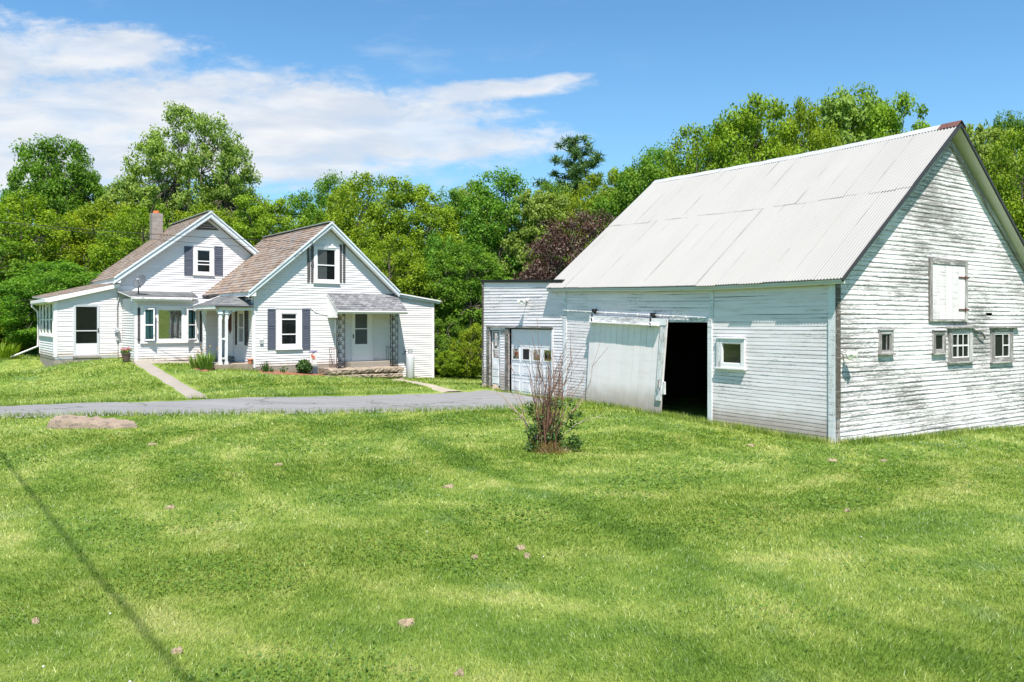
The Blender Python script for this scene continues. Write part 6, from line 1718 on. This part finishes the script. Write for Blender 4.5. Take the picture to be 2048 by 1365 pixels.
# ================================================================== GRASS
g = np.random.default_rng(3)
def free(x, y):
    k = np.ones(x.shape, bool)
    for p in SHEETS + FEET: k &= ~inside(p, x, y)
    return k
def scatter(n, y0, y1, wide=.74):
    y = y0 * (y1 / y0) ** g.random(n); x = g.uniform(-1, 1, n) * (wide * y + 1.2); k = free(x, y); x, y = x[k], y[k]
    return x, y, ground_np(x, y)
x, y, z = scatter(620000, 3.4, 40)
ys = 3.4 * (40 / 3.4) ** g.random(330000); xs = np.where(g.random(330000) < .5, -1, 1) * (.74 * ys + 1.2 + 6.5 * g.random(330000)); yn = g.uniform(.3, 3.4, 60000); xn = g.uniform(-9, 9, 60000)
xs, ys = np.concatenate([xs, xn]), np.concatenate([ys, yn]); k = free(xs, ys); xs, ys = xs[k], ys[k]      # and to either side of the view
x, y, z = np.concatenate([x, xs]), np.concatenate([y, ys]), np.concatenate([z, ground_np(xs, ys)])
n = len(x)
hN = .5 + .5 * np.sin(x * .9 + 2 * np.sin(y * .4)) * np.sin(y * .7 + 1.3 * np.sin(x * .5))
h = (.016 + .022 * g.random(n) + .012 * hN) * (1 + .035 * np.clip(y - 6, 0, 30)); w = .0031 * np.maximum(1, y / 4.8) * (.6 + .8 * g.random(n))
az = g.uniform(0, 6.28, n); lean = np.abs(g.normal(size=n)) * .55 + .1
fl_x = .3 * np.sin(x * 1.3 + y * .7); fl_y = .3 * np.cos(y * 1.1 - x * .6)        # tufts lie over together
P0 = np.stack([x, y, z - .006], 1); tip = P0 + np.stack([(np.cos(az) * lean + fl_x) * h, (np.sin(az) * lean + fl_y) * h, h], 1)
sa = g.uniform(-.9, .9, n); s = np.stack([np.cos(sa), np.sin(sa), np.zeros(n)], 1) * w[:, None]
V = np.stack([P0 - s, P0 + s, tip], 1).reshape(-1, 3)
t = np.clip(.5 + .26 * g.normal(size=n), 0, 1)
t = np.where(g.random(n) < .05, 1.0, t)
gr = np_mesh('grass', V, 3, np.repeat(t[:, None], 3, 1), M['blade']); gr['kind'] = 'stuff'; gr['label'] = 'short mown lawn grass'
# longer uncut fringe where the mower cannot reach
ex, ey = [], []
def fringe(pts, n_, sp):
    for a, b in zip(pts, pts[1:]):
        a, b = Vector(a), Vector(b); L = (b - a).length; m = int(n_ * L)
        tt = g.random(m); ex.extend(a.x + (b.x - a.x) * tt + g.normal(size=m) * sp); ey.extend(a.y + (b.y - a.y) * tt + g.normal(size=m) * sp)
fringe([WF.P(u, 0, .12).xy for u in (0, 2, 4, 6, 8, 9.5)], 420, .09); fringe([WG.P(a, 0, .12).xy for a in (0, 3, 6, 9)], 380, .09)
fringe([tuple(v) for v in near_e[2:]], 160, .09); fringe([tuple(v) for v in far_e[1:9]], 120, .06); fringe([RF.P(a, 0, 1.3).xy for a in (sa0, sa1)], 120, .08)
fringe([RF.P(a, 0, .12).xy for a in (6.5, e1)], 150, .08); fringe([MF.P(a, 0, .12).xy for a in (s0, s1)], 120, .08); fringe([WF.P(u, 0, .1).xy for u in (uE, uG)], 60, .05)
x = np.array(ex); y = np.array(ey); z = ground_np(x, y); n = len(x); h = g.uniform(.06, .2, n); az = g.uniform(0, 6.28, n); lean = g.random(n) * .7
P0 = np.stack([x, y, z - .01], 1); tip = P0 + np.stack([np.cos(az) * lean * h, np.sin(az) * lean * h, h], 1); sa = g.uniform(-.9, .9, n); s = np.stack([np.cos(sa), np.sin(sa), np.zeros(n)], 1) * .009
gf = np_mesh('grass', np.stack([P0 - s, P0 + s, tip], 1).reshape(-1, 3), 3, np.repeat(np.clip(.5 + .25 * g.normal(size=n), 0, 1)[:, None], 3, 1), M['blade']); gf['kind'] = 'stuff'; gf['label'] = 'longer uncut grass along walls and drive'
# clover: flat leaves in patches, and white heads
x, y, z = scatter(150000, 3.4, 20); pn = np.sin(x * 1.7 + 3 * np.sin(y * .9)) + np.sin(y * 2.1 + 2 * np.sin(x * 1.1)) + .8 * np.sin(x * .5 - y * .6 + 1)
k = pn + .7 * g.normal(size=len(x)) > 1.35; x, y, z = x[k], y[k], z[k]; n = len(x)
r = .011 * np.maximum(1, y / 6) * (.6 + .7 * g.random(n)); a = g.uniform(0, 6.28, n); nn = np.stack([g.normal(size=n) * .35, g.normal(size=n) * .35 - .15, np.ones(n)], 1); nn /= np.linalg.norm(nn, axis=1, keepdims=True)
tv = np.cross(nn, np.stack([np.cos(a), np.sin(a), np.zeros(n)], 1)); tv /= np.linalg.norm(tv, axis=1, keepdims=True); bv = np.cross(nn, tv); c = np.stack([x, y, z + .022 + .02 * g.random(n)], 1)
V = np.stack([c + tv * r[:, None], c + bv * r[:, None], c - tv * r[:, None], c - bv * r[:, None]], 1).reshape(-1, 3)
cv = np_mesh('clover', V, 4, np.repeat(g.random(n)[:, None], 3, 1), M['leaf_clover']); cv['kind'] = 'stuff'; cv['label'] = 'clover leaves growing through the lawn'
x, y, z = scatter(40, 3.8, 22); k = np.sin(x * 1.3 + y) + .8 * g.normal(size=len(x)) > .3; mb = MB()
xr = [hit(1880 + g.normal() * 60, 893 + g.normal() * 5) for _ in range(45)]
for a, b in list(zip(x[k], y[k])) + [(p.x, p.y) for p in xr]:
    c = Vector((a, b, gz(a, b) + .05)); mb.blob(c, (.008, .008, .008), 1, .1, 6, 4)
bl = mb.build('clover_blossoms', M['blossom']); bl['kind'] = 'stuff'; bl['label'] = 'white clover heads dotted over the lawn'
# loose stones along the drive's near edge, and weeds in its cracks
g = np.random.default_rng(8); mb = MB()
for k in range(1500):
    i = g.integers(2, len(near_e) - 1); t = g.random(); a, b = Vector(near_e[i]), Vector(near_e[i + 1]) if i + 1 < len(near_e) else Vector(near_e[i])
    q = a.lerp(b, t) + Vector((g.normal() * .1, abs(g.normal()) * .35 - .12)); r = .012 + .022 * g.random() ** 2
    z = gz(q.x, q.y) + .03; x_, y_ = g.normal(size=2) * r * .3
    P_ = [(q.x + r * math.cos(u + x_), q.y + r * math.sin(u), z - .02) for u in (0, 1.57, 3.14, 4.71)]; T_ = (q.x + x_, q.y + y_, z + r * .8)
    for c in range(4): mb.face([P_[c], P_[(c + 1) % 4], T_])
gv = mb.build('gravel', M['gravel']); gv['kind'] = 'stuff'; gv['label'] = 'loose gravel along the near edge of the driveway'
# ================================================================== SKY, SUN, CAMERA
W = bpy.data.worlds.new('World'); S.world = W; W.use_nodes = True
class WN(N):
    def __init__(s): s.t = W.node_tree; s.t.nodes.clear(); s.out = s.n('ShaderNodeOutputWorld')
b = WN()
EL = math.asin(SUN.z); AZ = math.atan2(SUN.x, SUN.y)
sky = b.n('ShaderNodeTexSky', sky_type='NISHITA'); sky.sun_disc = False; sky.sun_elevation = EL; sky.sun_rotation = AZ
sky.air_density = 1.0; sky.dust_density = .35; sky.ozone_density = 3.0; sky.altitude = 200
tc = b.n('ShaderNodeTexCoord'); sp_ = b.n('ShaderNodeSeparateXYZ'); b.l(tc.outputs['Generated'], sp_.inputs[0])
yy = b.math('MAXIMUM', sp_.outputs[1], .02)
X_ = b.math('DIVIDE', sp_.outputs[0], yy); Z_ = b.math('DIVIDE', sp_.outputs[2], yy)   # direction as slopes to the north
cv_ = b.n('ShaderNodeCombineXYZ'); b.l(X_, cv_.inputs[0]); b.l(Z_, cv_.inputs[1])
def cnoise(sx, sz, scale, detail=6, rough=.6, off=0):
    m = b.n('ShaderNodeMapping'); b.l(cv_.outputs[0], m.inputs[0]); m.inputs['Scale'].default_value = (sx, sz, 1); m.inputs['Location'].default_value = (off, off * .7, 0)
    return b.noise(scale, m.outputs[0], detail, rough, .3)
def ell(px, py, rx, ry, tilt=0.0, k=1.0):
    """soft bank of cloud centred on a direction"""
    cx, cz = (px - CX) / F, (HY - py) / F; c, s = math.cos(tilt), math.sin(tilt)
    dx = b.math('SUBTRACT', X_, cx); dz = b.math('SUBTRACT', Z_, cz)
    u = b.math('ADD', b.math('MULTIPLY', dx, c * F / rx), b.math('MULTIPLY', dz, s * F / rx)); v = b.math('ADD', b.math('MULTIPLY', dx, -s * F / ry), b.math('MULTIPLY', dz, c * F / ry))
    q = b.math('ADD', b.math('MULTIPLY', u, u), b.math('MULTIPLY', v, v))
    return b.math('MULTIPLY', b.math('SUBTRACT', 1.0, q), k)
BANK = [(110, 108, 290, 66, .02), (-80, 140, 260, 110, 0), (330, 235, 560, 120, -.03), (40, 290, 460, 130, 0), (640, 240, 420, 90, -.02), (960, 183, 225, 22, .07, .9), (830, 281, 330, 44, -.01, 1.6), (450, 300, 560, 85, 0), (1080, 170, 110, 17, .2), (600, 345, 330, 20, .05)]
f = None
for e in BANK:
    d = ell(*e); f = d if f is None else b.math('SMOOTH_MAX', f, d, .35)
f = b.math('MAXIMUM', f, -1.5)
nz = cnoise(1, 2.6, 9.0, 7, .62); nf = cnoise(1, 2.0, 34.0, 5, .65, 3)
f = b.math('ADD', f, b.math('ADD', b.math('MULTIPLY', b.math('SUBTRACT', nz, .5), 2.6), b.math('MULTIPLY', b.math('SUBTRACT', nf, .5), .9)))
mask = b.step(f, -.25, .85)
thin = b.math('MULTIPLY', b.step(cnoise(1, 3.5, 5.0, 6, .6, 7), .55, .8), .22)
lowhaze = b.math('MULTIPLY', b.math('SUBTRACT', 1.0, b.step(Z_, .0, .42)), .50)
shade = b.mix(b.step(cnoise(1, 4.0, 7.0, 5, .55, 2), .35, .7), (3.9, 4.3, 4.9), (5.3, 5.35, 5.45))
c = b.mix(1.0, sky.outputs[0], SKYTINT, 'MULTIPLY')
c = b.mix(lowhaze, c, (2.3, 4.1, 5.5))
c = b.mix(b.math('MULTIPLY', thin, b.math('SUBTRACT', 1.0, b.step(X_, -.1, .25))), c, (4.4, 4.9, 5.4))
c = b.mix(b.math('MULTIPLY', mask, b.math('ADD', .72, b.math('MULTIPLY', b.step(cnoise(1, 3.2, 6.0, 5, .6, 5), .3, .6), .24))), c, shade)
bg = b.n('ShaderNodeBackground'); b.l(c, bg.inputs[0]); bg.inputs[1].default_value = SKYK; b.l(bg.outputs[0], b.out.inputs[0])
sl_ = bpy.data.lights.new('sun', 'SUN'); sl_.energy = 5.0; sl_.angle = math.radians(.53); sl_.color = (1, .95, .895)
so = bpy.data.objects.new('sun', sl_); COL.objects.link(so); so.rotation_euler = SUN.to_track_quat('Z', 'Y').to_euler(); so.location = SUN * 60
cam = bpy.data.cameras.new('camera'); co = bpy.data.objects.new('camera', cam); COL.objects.link(co); S.camera = co
co.location = (0, 0, H); co.rotation_euler = (math.radians(90), 0, 0)
cam.sensor_width = 36; cam.lens = F / 2048 * 36; cam.shift_y = -(682.5 - HY) / 2048; cam.clip_start = .1; cam.clip_end = 4000
vs = S.view_settings; S.display_settings.display_device = 'sRGB'; vs.view_transform = 'Standard'; vs.look = 'None'; vs.gamma = 1; vs.use_curve_mapping = False; vs.exposure = EXPO
cy = S.cycles
cy.max_bounces = 7; cy.diffuse_bounces = 3; cy.glossy_bounces = 3; cy.transparent_max_bounces = 8; cy.transmission_bounces = 4; cy.use_denoising = True; cy.sample_clamp_indirect = 6
